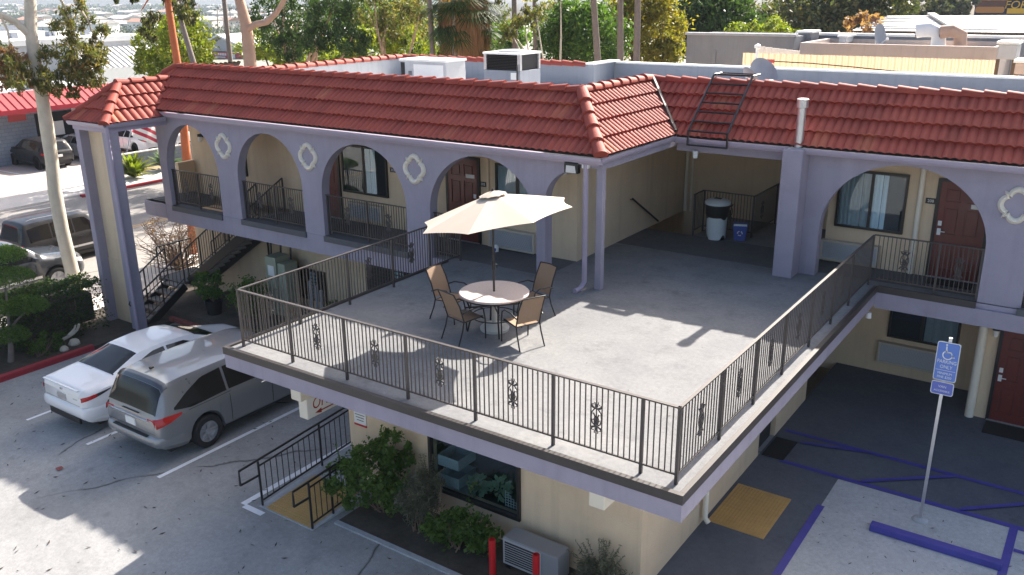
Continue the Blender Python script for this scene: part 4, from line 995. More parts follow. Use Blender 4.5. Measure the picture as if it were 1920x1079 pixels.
def wheel(root, x, y, r, side, spokes=5, w=.21):
    wn = MB().lathe([(r*.66, -w/2), (r*.90, -w/2), (r, -w*.36), (r, w*.36), (r*.90, w/2), (r*.66, w/2), (r*.64, w*.3), (r*.64, -w*.3), (r*.66, -w/2)], n=28, ax='x')
    o = wn.build('wheel', M['tyre'], root, smooth=35); o.location = (x, y, r)
    b = MB().lathe([(r*.60, -.02), (r*.67, .06), (r*.67, .085), (r*.62, .085), (r*.58, .02)], n=28, ax='x')
    for k in range(spokes):
        for dv in (-.16, .16):
            t = 2*PI*k/spokes; p = Vector((.062, .14*r*math.cos(t+dv*2), .14*r*math.sin(t+dv*2))); q = Vector((.07, .64*r*math.cos(t+dv), .64*r*math.sin(t+dv)))
            b.bar(p, q, .034, .02, (1, 0, 0))
    b.lathe([(.0, .085), (.16*r, .08), (.18*r, .04)], n=14, ax='x')
    if side < 0: b.v = [(-x_, y_, z_) for x_, y_, z_ in b.v]
    ri = b.build('rim', M['alloy'], o, smooth=40)
    MB().lathe([(r*.60, 0), (0, .005)], n=20, ax='x').build('brake', M['trimblk'], o)
def car(name, label, cat, loc, rot, P, body, detail=True, group=None):
    L, W = P['L'], P['W']; root = thing(name, label, cat, loc, rot, group)
    zt = smooth_tab(P['top'], L, w=P.get('sm', 2)); zbelt = smooth_tab(P['belt'], L); hw = smooth_tab([(s, v*W/2) for s, v in P['plan']], L); wr = smooth_tab([(s, v*W/2) for s, v in P['roofw']], L)
    zb0 = smooth_tab(P['bot'], L); R = P['R']; ax = P['axles']; AR = R+.055
    def zb(s):
        z = ip(zb0, s)
        for a in ax:
            if abs(s-a) < AR: z = max(z, R*.95+math.sqrt(AR*AR-(s-a)**2))
        return z
    def sec(s):
        b, t, w, r = ip(zbelt, s), ip(zt, s), ip(hw, s), ip(wr, s); z0 = zb(s); t = max(t, b+.01)
        return [(w*.90, z0), (w*.985, z0+.05 if z0 > ip(zb0, s)+.02 else z0+.10), (w, max(.5*(ip(zb0, s)+b), z0+.07)), (w*.988, max(b-.08, z0+.08)), (w*.955, max(b, z0+.09)), (r, b+(t-b)*.80), (r*.94, b+(t-b)*.93), (r*.62, t-.010), (0, t)]
    ss = sorted(set([0, .03, .07]+[L*i/100 for i in range(1, 100)]+[L-.07, L-.03, L]+[a+k*AR/7 for a in ax for k in range(-7, 8)]))
    y0 = -L/2
    rows = []
    for s in ss:
        q = sec(s); e = min(s, L-s); kx, kz = (1-.075*max(0, 1-e/.10)**2, .05*max(0, 1-e/.10)**2)
        q = [(x*kx, z+(kz if j < 2 else -kz if j > 3 else 0)) for j, (x, z) in enumerate(q)]
        rows.append([(x, s+y0, z) for x, z in q]+[(-x, s+y0, z) for x, z in reversed(q[:-1])])
    b = MB().grid(rows); n = len(rows[0])
    b.f.append(tuple(range(n))); b.f.append(tuple(range(len(b.v)-1, len(b.v)-n-1, -1)))
    b.build('body', body, root, smooth=32)
    MB().box(-W/2*.84, y0+.25, .20, W/2*.84, -y0-.25, ip(zbelt, L*.5)*.72).build('underbody', M['trimblk'], root)
    def xside(s, z):
        q = sec(s)[:7]
        for (x0, z0), (x1, z1) in zip(q, q[1:]):
            if z <= z1: t = (z-z0)/max(1e-4, z1-z0); return x0+(x1-x0)*max(0, t)
        return q[-1][0]
    def side_patch(nm, mat, s0, s1, lo, hi, par=root, off=.006, n=14, m=4, sides=(-1, 1)):
        for sd_ in sides:
            rr = []
            for i in range(n+1):
                s = s0+(s1-s0)*i/n; a, c = lo(s), hi(s)
                rr.append([(sd_*(xside(s, a+(c-a)*j/m)+off), s+y0, a+(c-a)*j/m) for j in range(m+1)])
            MB().grid(rr).build(nm, mat, par, smooth=180, fixn=False)
    def top_patch(nm, mat, s0, s1, f0, f1, off=.008, i0=5):
        rr = []
        for i in range(13):
            f = i/12; s = s0+(s1-s0)*f; e = f0+(f1-f0)*f; q = sec(s); seg = q[i0:]
            pts = [(x*e, z) for x, z in seg]
            ln = [(-x, z) for x, z in pts[:-1]]+[(x, z) for x, z in reversed(pts)]
            sl = (ip(zt, min(L, s+.03))-ip(zt, max(0, s-.03)))/.06; nn = Vector((0, -sl, 1)).normalized()
            rr.append([(x, s+y0+nn.y*off, z+nn.z*off) for x, z in ln])
        MB().grid(rr).build(nm, mat, root, smooth=180, fixn=False)
    bl_ = lambda s: ip(zbelt, s)
    for nm, s0, s1, lo, hi in P['windows']:
        def top(s, s0=s0, s1=s1, hi=hi):
            b_, t = ip(zbelt, s), ip(zt, s); return b_+(t-b_)*ip(hi, (s-s0)/(s1-s0))
        def low(s, s0=s0, s1=s1, lo=lo):
            b_, t = ip(zbelt, s), ip(zt, s); return b_+(t-b_)*ip(lo, (s-s0)/(s1-s0))
        side_patch(nm, M['cglass'], s0, s1, low, top)
    for nm, s0, s1, f0, f1, mt in P['glass']: top_patch(nm, M[mt], s0, s1, f0, f1, i0=5 if nm != 'roof_panel' else 6)
    for a in ax:
        for sd_ in (-1, 1): wheel(root, sd_*(W/2-.105), a+y0, R, sd_, P.get('spokes', 5))
    if detail:
        for nm, mt, s0, s1, lo, hi in P.get('patches', ()): side_patch(nm, M[mt], s0, s1, (lambda s, s0=s0, s1=s1, lo=lo: ip(lo, (s-s0)/(s1-s0))), (lambda s, s0=s0, s1=s1, hi=hi: ip(hi, (s-s0)/(s1-s0))))
    for nm, mt, x0, z0, x1, z1, yo in P.get('rear', ()):
        if nm == 'rear_bumper':
            w, h = W/2*.985, z1-z0; rr = []
            for i in range(25):
                x = w*(i/12-1); u = abs(x)/w; back = yo*(1.15-.9*u**4); wrap = .50*max(0, (u-.86)/.14)**2
                rr.append([(x*(1-.02*abs(2*f-1)**3), y0-back*(1-.75*abs(2*f-1)**3)+wrap+.02, z0+h*f) for f in (0, .08, .25, .5, .75, .92, 1)])
            MB().grid(rr).build(nm, body, root, smooth=180); continue
        MB().box(x0, y0-yo, z0, x1, y0+(.12 if 'bumper' in nm and yo > .06 else .03), z1).build(nm, M[mt], root, bevel=.06 if nm == 'rear_bumper' else .008)
    for sx in (-1, 1):
        if 'mirror' in P:
            s, z = P['mirror']; MB().box(sx*(xside(s, z)+.02), s+y0-.06, z, sx*(xside(s, z)+.22), s+y0+.06, z+.14).build('mirror', body, root, bevel=.03)
        for s, z in P.get('handles', ()): MB().box(sx*(xside(s, z)+.002), s+y0-.09, z-.015, sx*(xside(s, z)+.03), s+y0+.09, z+.015).build('door_handle', M['chrome'] if P.get('chrome') else body, root, bevel=.008)
    # door seams
    for s in P.get('seams', ()):
        for sd_ in (-1, 1):
            pts = [(sd_*(xside(s, z)+.0035), s+y0, z) for z in [.36+.06*k for k in range(40)] if z < ip(zbelt, s)-.01 and z > zb(s)+.03]
            if len(pts) > 1: MB().tube(pts, .005, 4).build('door_seam', M['trimblk'], root)
    return root
VAN = dict(L=5.16, W=1.98, R=.345, axles=(1.06, 4.06), sm=1,
    top=[(0, .98), (.05, 1.02), (.13, 1.27), (.26, 1.54), (.34, 1.62), (.8, 1.665), (2.2, 1.675), (3.0, 1.64), (3.45, 1.53), (4.15, 1.22), (4.3, 1.14), (4.9, .98), (5.08, .84), (5.16, .68)],
    belt=[(0, .94), (.8, .97), (1.5, 1.02), (3.8, 1.0), (4.3, .98), (4.9, .86), (5.16, .64)],
    plan=[(0, .86), (.10, .92), (.5, .98), (1.2, 1), (4.0, 1), (4.6, .95), (5.0, .80), (5.16, .62)],
    roofw=[(0, .80), (.3, .74), (1, .77), (3, .78), (3.8, .82), (4.4, .84), (5.16, .55)],
    bot=[(0, .42), (.08, .30), (.5, .24), (4.7, .22), (5.16, .30)],
    windows=[('rear_side_window', .42, 1.62, [(0, .16), (.3, .05), (1, .04)], [(0, .22), (.25, .46), (.6, .72), (1, .76)]), ('side_window', 1.68, 2.72, [(0, .05), (1, .05)], [(0, .76), (1, .76)]), ('front_side_window', 2.78, 3.95, [(0, .05), (1, .08)], [(0, .76), (.4, .76), (1, .16)])],
    glass=[('rear_window', .055, .28, 1.0, 1.0, 'cglass'), ('rear_spoiler', .285, .42, 1.02, 1.02, 'p_dkgrey'), ('windshield', 3.20, 4.12, .92, .96, 'cglass')],
    patches=[('tail_light', 'lamp_red', .0, .55, [(0, .80), (.5, .86), (1, .95)], [(0, .98), (.4, .99), (1, .985)]), ('sill_trim', 'trimblk', 1.5, 3.6, [(0, .25), (1, .25)], [(0, .31), (1, .31)]), ('slide_rail', 'trimblk', .7, 1.7, [(0, .965), (1, 1.0)], [(0, .975), (1, 1.01)])],
    rear=[('chrome_strip', 'chrome', -.62, .905, .62, .935, .03), ('tail_light', 'lamp_red', -.80, .81, -.56, .96, -.004), ('tail_light', 'lamp_red', .56, .81, .80, .96, -.004), ('license_plate', 'white', -.16, .70, .16, .86, .02), ('rear_bumper', 'p_silver', -.84, .36, .84, .60, .085), ('bumper_step', 'trimblk', -.56, .585, .56, .605, .075), ('hatch_seam', 'trimblk', -.78, .655, .78, .662, .004), ('wiper', 'trimblk', -.25, 1.005, .30, 1.018, .004)],
    mirror=(3.75, 1.02), handles=((2.55, .90), (2.95, .90)), seams=(1.66, 2.75, 3.9), chrome=True, spokes=5)
van = car('minivan', 'silver minivan with dark tinted windows parked beneath the terrace corner', 'minivan', (-11.46, -.42+2.58, gz(-11.46)), 0, VAN, M['p_silver'])
b = MB().box(-.03, -2.02, 1.665, .03, -1.93, 1.72); b.build('roof_antenna', M['trimblk'], van, bevel=.015)
SED = dict(L=4.88, W=1.84, R=.335, axles=(1.08, 3.90), sm=1,
    top=[(0, .98), (.06, 1.06), (.55, 1.10), (.75, 1.13), (1.55, 1.40), (2.1, 1.445), (2.7, 1.42), (3.0, 1.35), (3.75, 1.04), (3.9, 1.0), (4.6, .86), (4.8, .76), (4.88, .60)],
    belt=[(0, .96), (.6, 1.0), (1.5, .96), (3.6, .93), (4.5, .80), (4.88, .56)],
    plan=[(0, .80), (.12, .90), (.5, .97), (1.2, 1), (3.8, 1), (4.4, .93), (4.75, .78), (4.88, .6)],
    roofw=[(0, .78), (.6, .80), (1.4, .66), (2, .655), (2.9, .68), (3.7, .80), (4.88, .5)],
    bot=[(0, .40), (.1, .30), (.5, .22), (4.5, .20), (4.88, .28)],
    windows=[('rear_side_window', 1.15, 2.12, [(0, .12), (.3, .05), (1, .05)], [(0, .2), (.35, .62), (.7, .78), (1, .78)]), ('front_side_window', 2.18, 3.45, [(0, .05), (1, .10)], [(0, .78), (.35, .78), (1, .2)])],
    glass=[('rear_window', .80, 1.50, .98, .94, 'cglass'), ('windshield', 2.98, 3.68, .92, .97, 'cglass')],
    patches=[('tail_light', 'lamp_red', .0, .30, [(0, .80), (1, .86)], [(0, .90), (1, .93)]), ('tail_light_tip', 'trimblk', .30, .62, [(0, .86), (1, .95)], [(0, .93), (1, .965)]), ('sill_trim', 'trimblk', 1.45, 3.5, [(0, .23), (1, .23)], [(0, .27), (1, .27)])],
    rear=[('tail_light', 'lamp_red', -.68, .80, -.40, .90, -.002), ('tail_light', 'lamp_red', .40, .80, .68, .90, -.002), ('lamp_reversing', 'lamp_w', .42, .805, .60, .845, .004), ('trunk_seam', 'trimblk', -.66, .69, .66, .697, .004), ('badge', 'chrome', -.05, .93, .05, .97, .004), ('license_plate', 'galv', -.16, .72, .16, .86, .02), ('rear_bumper', 'p_white', -.74, .40, .74, .66, .07), ('diffuser', 'trimblk', -.58, .27, .58, .40, .02), ('trunk_lip', 'p_white', -.66, 1.03, .66, 1.06, .02)],
    mirror=(3.30, .97), handles=((1.75, .84), (2.75, .84)), seams=(1.35, 2.15, 3.3))
sed = car('white_sedan', 'white sedan with its tail lights toward the lot beside the silver minivan', 'car', (-13.85, -.50+2.44, gz(-13.85)), 0, SED, M['p_white'])
SUV = dict(L=5.2, W=2.0, R=.39, axles=(1.05, 4.1), sm=1,
    top=[(0, 1.02), (.06, 1.06), (.14, 1.4), (.24, 1.76), (.32, 1.84), (1.0, 1.88), (2.8, 1.86), (3.1, 1.78), (3.75, 1.28), (3.85, 1.24), (5.0, 1.08), (5.15, .9), (5.2, .7)],
    belt=[(0, 1.0), (.8, 1.10), (3.6, 1.12), (4.9, 1.02), (5.2, .66)],
    plan=[(0, .92), (.12, .96), (.5, 1), (4.4, 1), (5.0, .90), (5.2, .74)],
    roofw=[(0, .86), (.3, .78), (1, .79), (3, .79), (3.7, .86), (5.2, .7)],
    bot=[(0, .42), (.1, .36), (5.0, .34), (5.2, .4)],
    windows=[('rear_side_window', .40, 1.35, [(0, .06), (1, .05)], [(0, .70), (1, .76)]), ('side_window', 1.42, 2.35, [(0, .05), (1, .05)], [(0, .76), (1, .76)]), ('front_side_window', 2.42, 3.5, [(0, .05), (1, .08)], [(0, .76), (.5, .76), (1, .3)])],
    glass=[('rear_window', .07, .24, .95, .95, 'cglass'), ('windshield', 3.1, 3.7, .93, .97, 'cglass')],
    patches=[('tail_light', 'lamp_red', 0, .12, [(0, .86), (1, .86)], [(0, 1.06), (1, 1.06)]), ('headlight', 'lamp_w', 4.75, 5.1, [(0, .82), (1, .74)], [(0, .98), (1, .86)]), ('sill_trim', 'alloy', 1.6, 3.6, [(0, .56), (1, .56)], [(0, .64), (1, .64)])],
    rear=[('license_plate', 'white', -.16, .80, .16, .96, .02), ('rear_bumper', 'trimblk', -.92, .42, .92, .66, .06)],
    mirror=(3.45, 1.14), handles=((1.55, .98), (2.6, .98)), seams=(1.4, 2.38, 3.45))
s1 = car('black_suv', 'black four wheel drive passing in the street with roof rails and red tail light', 'suv', (-27.6, 7.45, GS), 0, SUV, M['p_black']); s1.scale = (.9, .82, .92)
for sx in (-1, 1): MB().tube([(sx*.68, -2.1, 1.90), (sx*.68, -1.9, 1.94), (sx*.68, .2, 1.94), (sx*.68, .4, 1.90)], .018, 6).build('roof_rail', M['alloy'], s1)
s2 = car('grey_suv', 'silver grey suv parked at the kerb behind the clipped trees', 'suv', (-25.0, 3.5, GS), 0, SUV, M['p_dkgrey'])
b = MB()
HB = dict(SUV); HB.update(L=4.3, axles=(.85, 3.45), W=1.85, R=.34, top=[(0, .95), (.06, 1.0), (.3, 1.45), (.45, 1.56), (1.5, 1.62), (2.4, 1.58), (3.2, 1.1), (3.4, 1.04), (4.1, .9), (4.3, .66)],
    belt=[(0, .92), (1, 1.0), (3.2, .96), (4.1, .82), (4.3, .6)], plan=[(0, .88), (.12, .94), (.5, 1), (3.5, 1), (4.1, .88), (4.3, .7)], roofw=[(0, .82), (.4, .76), (2.4, .78), (3.2, .84), (4.3, .6)], bot=[(0, .40), (.1, .30), (4.3, .3)],
    windows=[('rear_side_window', .45, 1.75, [(0, .1), (1, .05)], [(0, .4), (.5, .74), (1, .76)]), ('front_side_window', 1.82, 3.0, [(0, .05), (1, .08)], [(0, .76), (.4, .76), (1, .3)])],
    glass=[('rear_window', .08, .34, .95, .92, 'cglass'), ('windshield', 2.5, 3.15, .92, .97, 'cglass')], patches=[('tail_light', 'lamp_red', 0, .3, [(0, .78), (1, .86)], [(0, .92), (1, .96)])], rear=[('license_plate', 'white', -.16, .66, .16, .80, .02)], mirror=(2.95, .98), handles=(), seams=())
ZL = GS+.06
def far_cars():
    car('black_hatchback', 'black hatchback parked by the grey shop wall across the street', 'car', (-46.6, 16.6, ZL), PI/2, HB, M['p_black'])
    S2 = dict(SED); S2['rear'] = SED['rear'][3:4]
    car('silver_sedan', 'silver sedan parked next to the black hatchback across the street', 'car', (-47.0, 19.4, ZL), PI/2, S2, M['p_lt'])
    car('white_suv', 'white suv seen from behind through the portico posts', 'suv', (-46.2, 24.6, ZL), PI/2, HB, M['p_white'])
    car('white_compact_car', 'low white car half hidden left of the white suv', 'car', (-46.4, 22.4, ZL), PI/2, S2, M['p_white'])
    car('dark_car', 'dark car in the shop car park right of the white suv', 'car', (-46.0, 27.2, ZL), PI/2, HB, M['p_dkgrey'])
    car('dark_car', 'dark car glimpsed through the leftmost arch', 'car', (-46.0, 30.3, ZL), PI/2, HB, M['p_black'])
far_cars()
# ------------------------------------------------------------------ foliage
LM = dict(
    dark=leaf_mat('dark_green_leaves', (.03, .058, .022), (.065, .105, .035), (.11, .15, .045)),
    mid=leaf_mat('mid_green_leaves', (.05, .10, .024), (.10, .18, .04), (.19, .26, .055)),
    lime=leaf_mat('yellow_green_leaves', (.12, .16, .02), (.25, .28, .04), (.44, .36, .05), .42),
    gold=leaf_mat('golden_leaves', (.14, .15, .03), (.34, .26, .05), (.52, .30, .06), .45),
    olive=leaf_mat('olive_leaves', (.05, .065, .03), (.10, .11, .05), (.24, .17, .06)),
    euca=leaf_mat('eucalyptus_leaves', (.075, .095, .04), (.18, .17, .065), (.42, .25, .11), .42),
    pink=leaf_mat('reddish_leaves', (.20, .10, .07), (.38, .20, .14), (.45, .28, .16)),
    grey=leaf_mat('grey_green_leaves', (.08, .09, .065), (.15, .16, .11), (.24, .20, .15), .2),
    frond=leaf_mat('palm_fronds', (.035, .07, .02), (.07, .12, .03), (.14, .17, .05)),
    skirt=leaf_mat('dry_palm_skirt', (.26, .14, .075), (.42, .24, .13), (.52, .34, .2), .45),
    far=leaf_mat('distant_leaves', (.04, .06, .03), (.07, .10, .045), (.12, .13, .06), .1),
)
def leaf(b, p, s, asp=.45, rd=rnd, droop=0):
    d = Vector((rd.gauss(0, 1), rd.gauss(0, 1), rd.gauss(0, 1)-droop)).normalized(); e = d.orthogonal().normalized()
    e = (Matrix.Rotation(rd.random()*6.28, 3, d) @ e)*s*asp*.5; d = d*s*.5
    m = d*.15
    b.v += [tuple(p-d), tuple(p+e+m), tuple(p+d), tuple(p-e+m)]; o = len(b.v)-4; b.f.append((o, o+1, o+2, o+3))
def clump(b, c, r, n, s, asp=.45, droop=0, sub=None, shell=.5):
    c = Vector(c); m = sub or max(3, n//45); rm = min(r)
    for k in range(m):
        d = Vector((rnd.gauss(0, 1), rnd.gauss(0, 1), rnd.gauss(0, 1))).normalized(); f = shell+(1-shell)*rnd.random()**.6; f *= .86
        q = c+Vector((d.x*r[0]*f, d.y*r[1]*f, d.z*r[2]*f)); w = rm*rnd.uniform(.16, .34)
        for j in range(n//m):
            g = Vector((rnd.gauss(0, .55), rnd.gauss(0, .55), rnd.gauss(0, .5)-abs(rnd.gauss(0, droop*.4))))
            leaf(b, q+g*w, s*rnd.uniform(.6, 1.25), asp, droop=droop)
def limb(b, p, q, r0, r1, bend=.08, n=5):
    p, q = Vector(p), Vector(q); L = (q-p).length; o = Vector((rnd.gauss(0, 1), rnd.gauss(0, 1), rnd.gauss(0, .4)))*L*bend
    pts = [p+(q-p)*(k/n)+o*math.sin(PI*k/n) for k in range(n+1)]
    b.tube(pts, [r0+(r1-r0)*k/n for k in range(n+1)], 8)
def tree(name, label, base, clumps, mat, trunk='bark', r=.2, s=.25, asp=.45, droop=0, group=None, fork=None, cat='tree', gap=.5):
    base = Vector(base); t = thing(name, label, cat, base, 0, group)
    b = MB(); cs = [Vector(c[0])-base for c in clumps]
    top = max(c.z for c in cs); fk = Vector(fork)-base if fork else Vector((0, 0, top*.45))
    limb(b, (0, 0, -.1), fk, r, r*.7, .04)
    for c in cs: limb(b, fk, c, r*.5, r*.10, .08)
    b.build('trunk', M[trunk], t, smooth=60)
    b = MB()
    for (c, rr, n) in clumps: clump(b, Vector(c)-base, rr, n, s, asp, droop, shell=gap)
    b.build('crown', LM[mat], t, fixn=False)
    return t
def bush(name, label, base, clumps, mat, s=.07, asp=.6, cat='bush', stems=8, droop=0, group=None, spikes=0):
    base = Vector(base); t = thing(name, label, cat, base, 0, group)
    b = MB()
    for k in range(stems):
        c, rr, n = clumps[k % len(clumps)]; e = Vector(c)+Vector((rnd.uniform(-.6, .6)*rr[0], rnd.uniform(-.6, .6)*rr[1], rnd.uniform(.0, .6)*rr[2]))-base
        limb(b, (rnd.gauss(0, .05), rnd.gauss(0, .05), 0), e, .014, .004, .1)
    b.build('stems', M['twig'], t)
    b = MB()
    for (c, rr, n) in clumps: clump(b, Vector(c)-base, rr, n, s, asp, droop, shell=.35)
    for k in range(spikes):
        c, rr, n = clumps[k % len(clumps)]; d = Vector((rnd.gauss(0, .5), rnd.gauss(0, .5), 1)).normalized(); p0 = Vector(c)-base
        for j in range(26):
            f = .4+.8*j/26; leaf(b, p0+Vector((d.x*rr[0]*f*1.4, d.y*rr[1]*f*1.4, d.z*rr[2]*f*1.15)), s*.8, asp)
    b.build('foliage', LM[mat], t, fixn=False)
    return t
# beds by the office
gb = G+.012
bush('climbing_shrub', 'big dark green leafy shrub beside the ramp with trailing shoots', (-5.98, .75, gb), [((-6.02, .72, G+.80), (.60, .48, .68), 2600), ((-5.72, 1.0, G+1.20), (.48, .28, .45), 1400), ((-6.38, .45, G+.62), (.46, .38, .50), 1300), ((-5.52, .75, G+.55), (.40, .38, .5), 900)], 'mid', .085, .65, spikes=5)
bush('lavender_bush', 'tall grey green feathery bush between the two green shrubs', (-4.98, .72, gb), [((-4.98, .72, G+.66), (.42, .36, .64), 3400), ((-4.8, .85, G+.92), (.3, .24, .4), 1300)], 'grey', .10, .16, spikes=16)
bush('low_shrub', 'rounded light green shrub under the office window', (-4.12, .66, gb), [((-4.30, .62, G+.46), (.46, .36, .42), 1700), ((-3.72, .74, G+.42), (.42, .34, .36), 1300)], 'mid', .085, .65, spikes=2)
bush('lavender_bush', 'grey green feathery bush at the office corner beside the outdoor unit', (-1.52, .92, gb), [((-1.52, .92, G+.35), (.46, .36, .42), 2800)], 'grey', .10, .16, spikes=22)
# vine shoots on the office wall
vn = thing('vine_shoot', 'thin vine shoot climbing the office wall under the window corner', 'vine', (-4.35, 1.22, G+.5))
b = MB(); pts = [(0, 0, -.3), (.05, .02, .0), (.12, .03, .25), (.20, .0, .42), (.32, -.02, .58)]; b.tube(pts, .006, 5); b.build('stem', M['twig'], vn)
b = MB()
for p, q in zip(pts, pts[1:]):
    for k in range(9): leaf(b, Vector(p)+(Vector(q)-Vector(p))*rnd.random()+Vector((rnd.gauss(0, .025), -.02, rnd.gauss(0, .02))), .06, .7)
b.build('foliage', LM['mid'], vn, fixn=False)
# hedge and clipped trees by the street
def hedge(label, x0, x1, y0, y1, z0, z1, n):
    t = thing('clipped_hedge', label, 'hedge', ((x0+x1)/2, (y0+y1)/2, z0)); b = MB()
    w, d, h = (x1-x0)/2, (y1-y0)/2, z1-z0
    for k in range(n):
        f = rnd.randrange(5); u, v = rnd.uniform(-1, 1), rnd.uniform(-1, 1)
        p = {0: (u*w, v*d, h), 1: (u*w, v*d, h), 2: (w, u*d, (v+1)/2*h), 3: (u*w, -d, (v+1)/2*h), 4: (-w, u*d, (v+1)/2*h)}[f]
        k_ = 1+.12*math.sin(u*7+v*4)*math.cos(v*5); p = Vector(p)*1.0; p = Vector((p.x*k_, p.y*k_, p.z*(.96+.06*math.sin(u*5+p.y*3))))+Vector((rnd.gauss(0, .06), rnd.gauss(0, .06), rnd.gauss(0, .05)))
        leaf(b, p, rnd.uniform(.05, .1), .6)
    b.build('foliage', LM['dark'], t, fixn=False)
    b = MB()
    for k in range(6): limb(b, (rnd.uniform(-w, w)*.8, rnd.uniform(-d, d)*.8, 0), (rnd.uniform(-w, w)*.8, rnd.uniform(-d, d)*.8, h*.9), .03, .01)
    b.build('stems', M['twig'], t)
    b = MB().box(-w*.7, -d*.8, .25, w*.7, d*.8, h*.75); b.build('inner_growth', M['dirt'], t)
hedge('dark clipped hedge beside the portico post', -20.7, -19.5, 1.5, 3.9, GS+.06, GS+1.45, 10000)
hedge('dark hedge running along the bed at the left edge', -20.8, -20.0, -3.4, 1.1, GS+.06, GS+1.05, 7000)
def cloud_tree(label, x, y, pads, h):
    t = thing('cloud_pruned_tree', label, 'tree', (x, y, GS+.06), 0, 'cloud pruned trees in the street bed'); b = MB(); fk = (.05, .08, h*.45)
    limb(b, (0, 0, 0), fk, .085, .06, .05)
    for px, py, pz, r in pads: limb(b, fk, (px, py, pz-.1), .045, .02, .12)
    b.build('trunk', M['palmbark'], t, smooth=60); b = MB()
    for px, py, pz, r in pads:
        for k in range(int(4200*r)):
            a = rnd.random()*6.28; q = math.sqrt(rnd.random())*r; zz = rnd.uniform(-.06, 1)*.34*math.sqrt(max(0, 1-(q/r)**2))
            leaf(b, Vector((px+q*math.cos(a), py+q*math.sin(a), pz+zz)), rnd.uniform(.05, .10), .35)
    b.build('crown', LM['mid'], t, fixn=False)
cloud_tree('cloud pruned tree nearest the red kerb with flat green pads', -19.2, .95, [(-.45, .45, 2.05, .75), (.15, -.55, 1.60, .65), (.0, .6, 1.30, .6), (.3, .05, .72, .42)], 1.7)
cloud_tree('cloud pruned tree at the left edge before the parked grey suv', -20.6, .9, [(-.2, -.3, 2.85, 1.0), (.3, .65, 2.5, .8), (.1, -.2, 1.8, .7)], 2.3)
bush('ground_cover_bush', 'low leafy bush at the foot of the red kerb', (-18.9, 1.55, GS+.06), [((-18.95, 1.7, GS+.35), (.45, .6, .35), 900)], 'mid', .08, .6)
bush('dry_grass_tuft', 'dry straw tuft at the left edge of the bed', (-18.8, -.35, GS+.06), [((-18.8, -.35, GS+.35), (.25, .25, .35), 700)], 'grey', .16, .10, spikes=8)
rk = thing('broken_branch', 'pale broken branch lying under the hedge', 'branch', (-19.2, 2.4, GS+.1)); b = MB(); limb(b, (0, 0, .1), (.3, .35, .5), .05, .03); limb(b, (.1, .1, .2), (-.1, .45, .35), .04, .02); b.build('wood', M['bark_w'], rk)
for x, y, r in ((-18.75, 2.15, .12), (-18.95, 2.55, .16)):
    o = MB().lathe([(0, r*.7), (r*.6, r*.6), (r, r*.1), (r*.9, -.1)], (0, 0, 0), 7).build('stone', M['bark_w']); o.location = (x, y, GS+.1); o.rotation_euler = (.2, .1, x); tag(o, 'pale stone on the soil under the clipped hedge', 'stone', 'stones under the hedge')
# bare shrub behind the portico, planted bed by the stairs
bs = thing('bare_shrub', 'bare brown twiggy shrub on the sidewalk behind the portico', 'shrub', (-22.4, 8.4, GS+.1)); b = MB()
for k in range(70):
    d = Vector((rnd.gauss(0, .62), rnd.gauss(0, .62), rnd.uniform(.4, 1.1))).normalized()*rnd.uniform(1.2, 2.1); limb(b, (rnd.gauss(0, .08), rnd.gauss(0, .08), 0), d, .022, .005, .1)
    for j in range(5): q = d*rnd.uniform(.45, .95); limb(b, q, q+Vector((rnd.gauss(0, .35), rnd.gauss(0, .35), rnd.gauss(.15, .25))), .009, .003, .12, 3)
b.build('twigs', M['twig'], bs); b = MB(); clump(b, (0, 0, 1.5), (1.2, 1.2, .7), 900, .07, .5); b.build('foliage', LM['pink'], bs, fixn=False)
br = MB()
for k in range(14): br.box(-18.35+k*.22, 5.12+.02*math.sin(k), gz(-17), -18.35+k*.22+.2, 5.24, gz(-17)+.14)
M['brick'] = pm('red_edging_brick', (.22, .06, .05), .8, .3, 6); tag(br.build('brick_edging', M['brick'], bevel=.01), 'row of red edging bricks before the stair planting', 'edging')
struct(MB().box(-18.4, 5.24, GS-.1, -9.2, 7.53, G+.02).build('stair_bed_soil', M['dirt']))
pt = thing('potted_plant', 'leafy plant in a black pot near the staircase foot', 'plant', (-17.0, 5.75, G+.02)); MB().lathe([(.0, .0), (.20, .0), (.26, .42), (.23, .42), (.22, .36), (0, .36)], n=18).build('pot', M['blackplastic'], pt, smooth=35)
b = MB(); clump(b, (-.1, 0, .85), (.5, .4, .5), 1500, .12, .5); b.build('foliage', LM['mid'], pt, fixn=False); b = MB(); [limb(b, (0, 0, .36), (rnd.gauss(0, .2), rnd.gauss(0, .2), 1.0), .015, .005) for _ in range(7)]; b.build('stems', M['twig'], pt)
bush('green_shrub', 'bright green shrub by the wall left of the terrace corner', (-15.6, 5.9, G+.02), [((-15.6, 5.9, G+.75), (.65, .6, .7), 2400)], 'mid', .09, .55)
bush('low_shrub', 'low dark shrub below the lattice windows', (-13.0, 7.0, G+.02), [((-13.2, 7.0, G+.45), (.7, .3, .4), 1100), ((-12.3, 7.0, G+.4), (.5, .3, .35), 800)], 'mid', .08, .5)
bush('variegated_shrub', 'pink and white leaved shrub seen through the terrace railing', (-12.9, 5.0, G+.02), [((-12.9, 5.0, G+.75), (.28, .28, .6), 500)], 'pink', .12, .5)
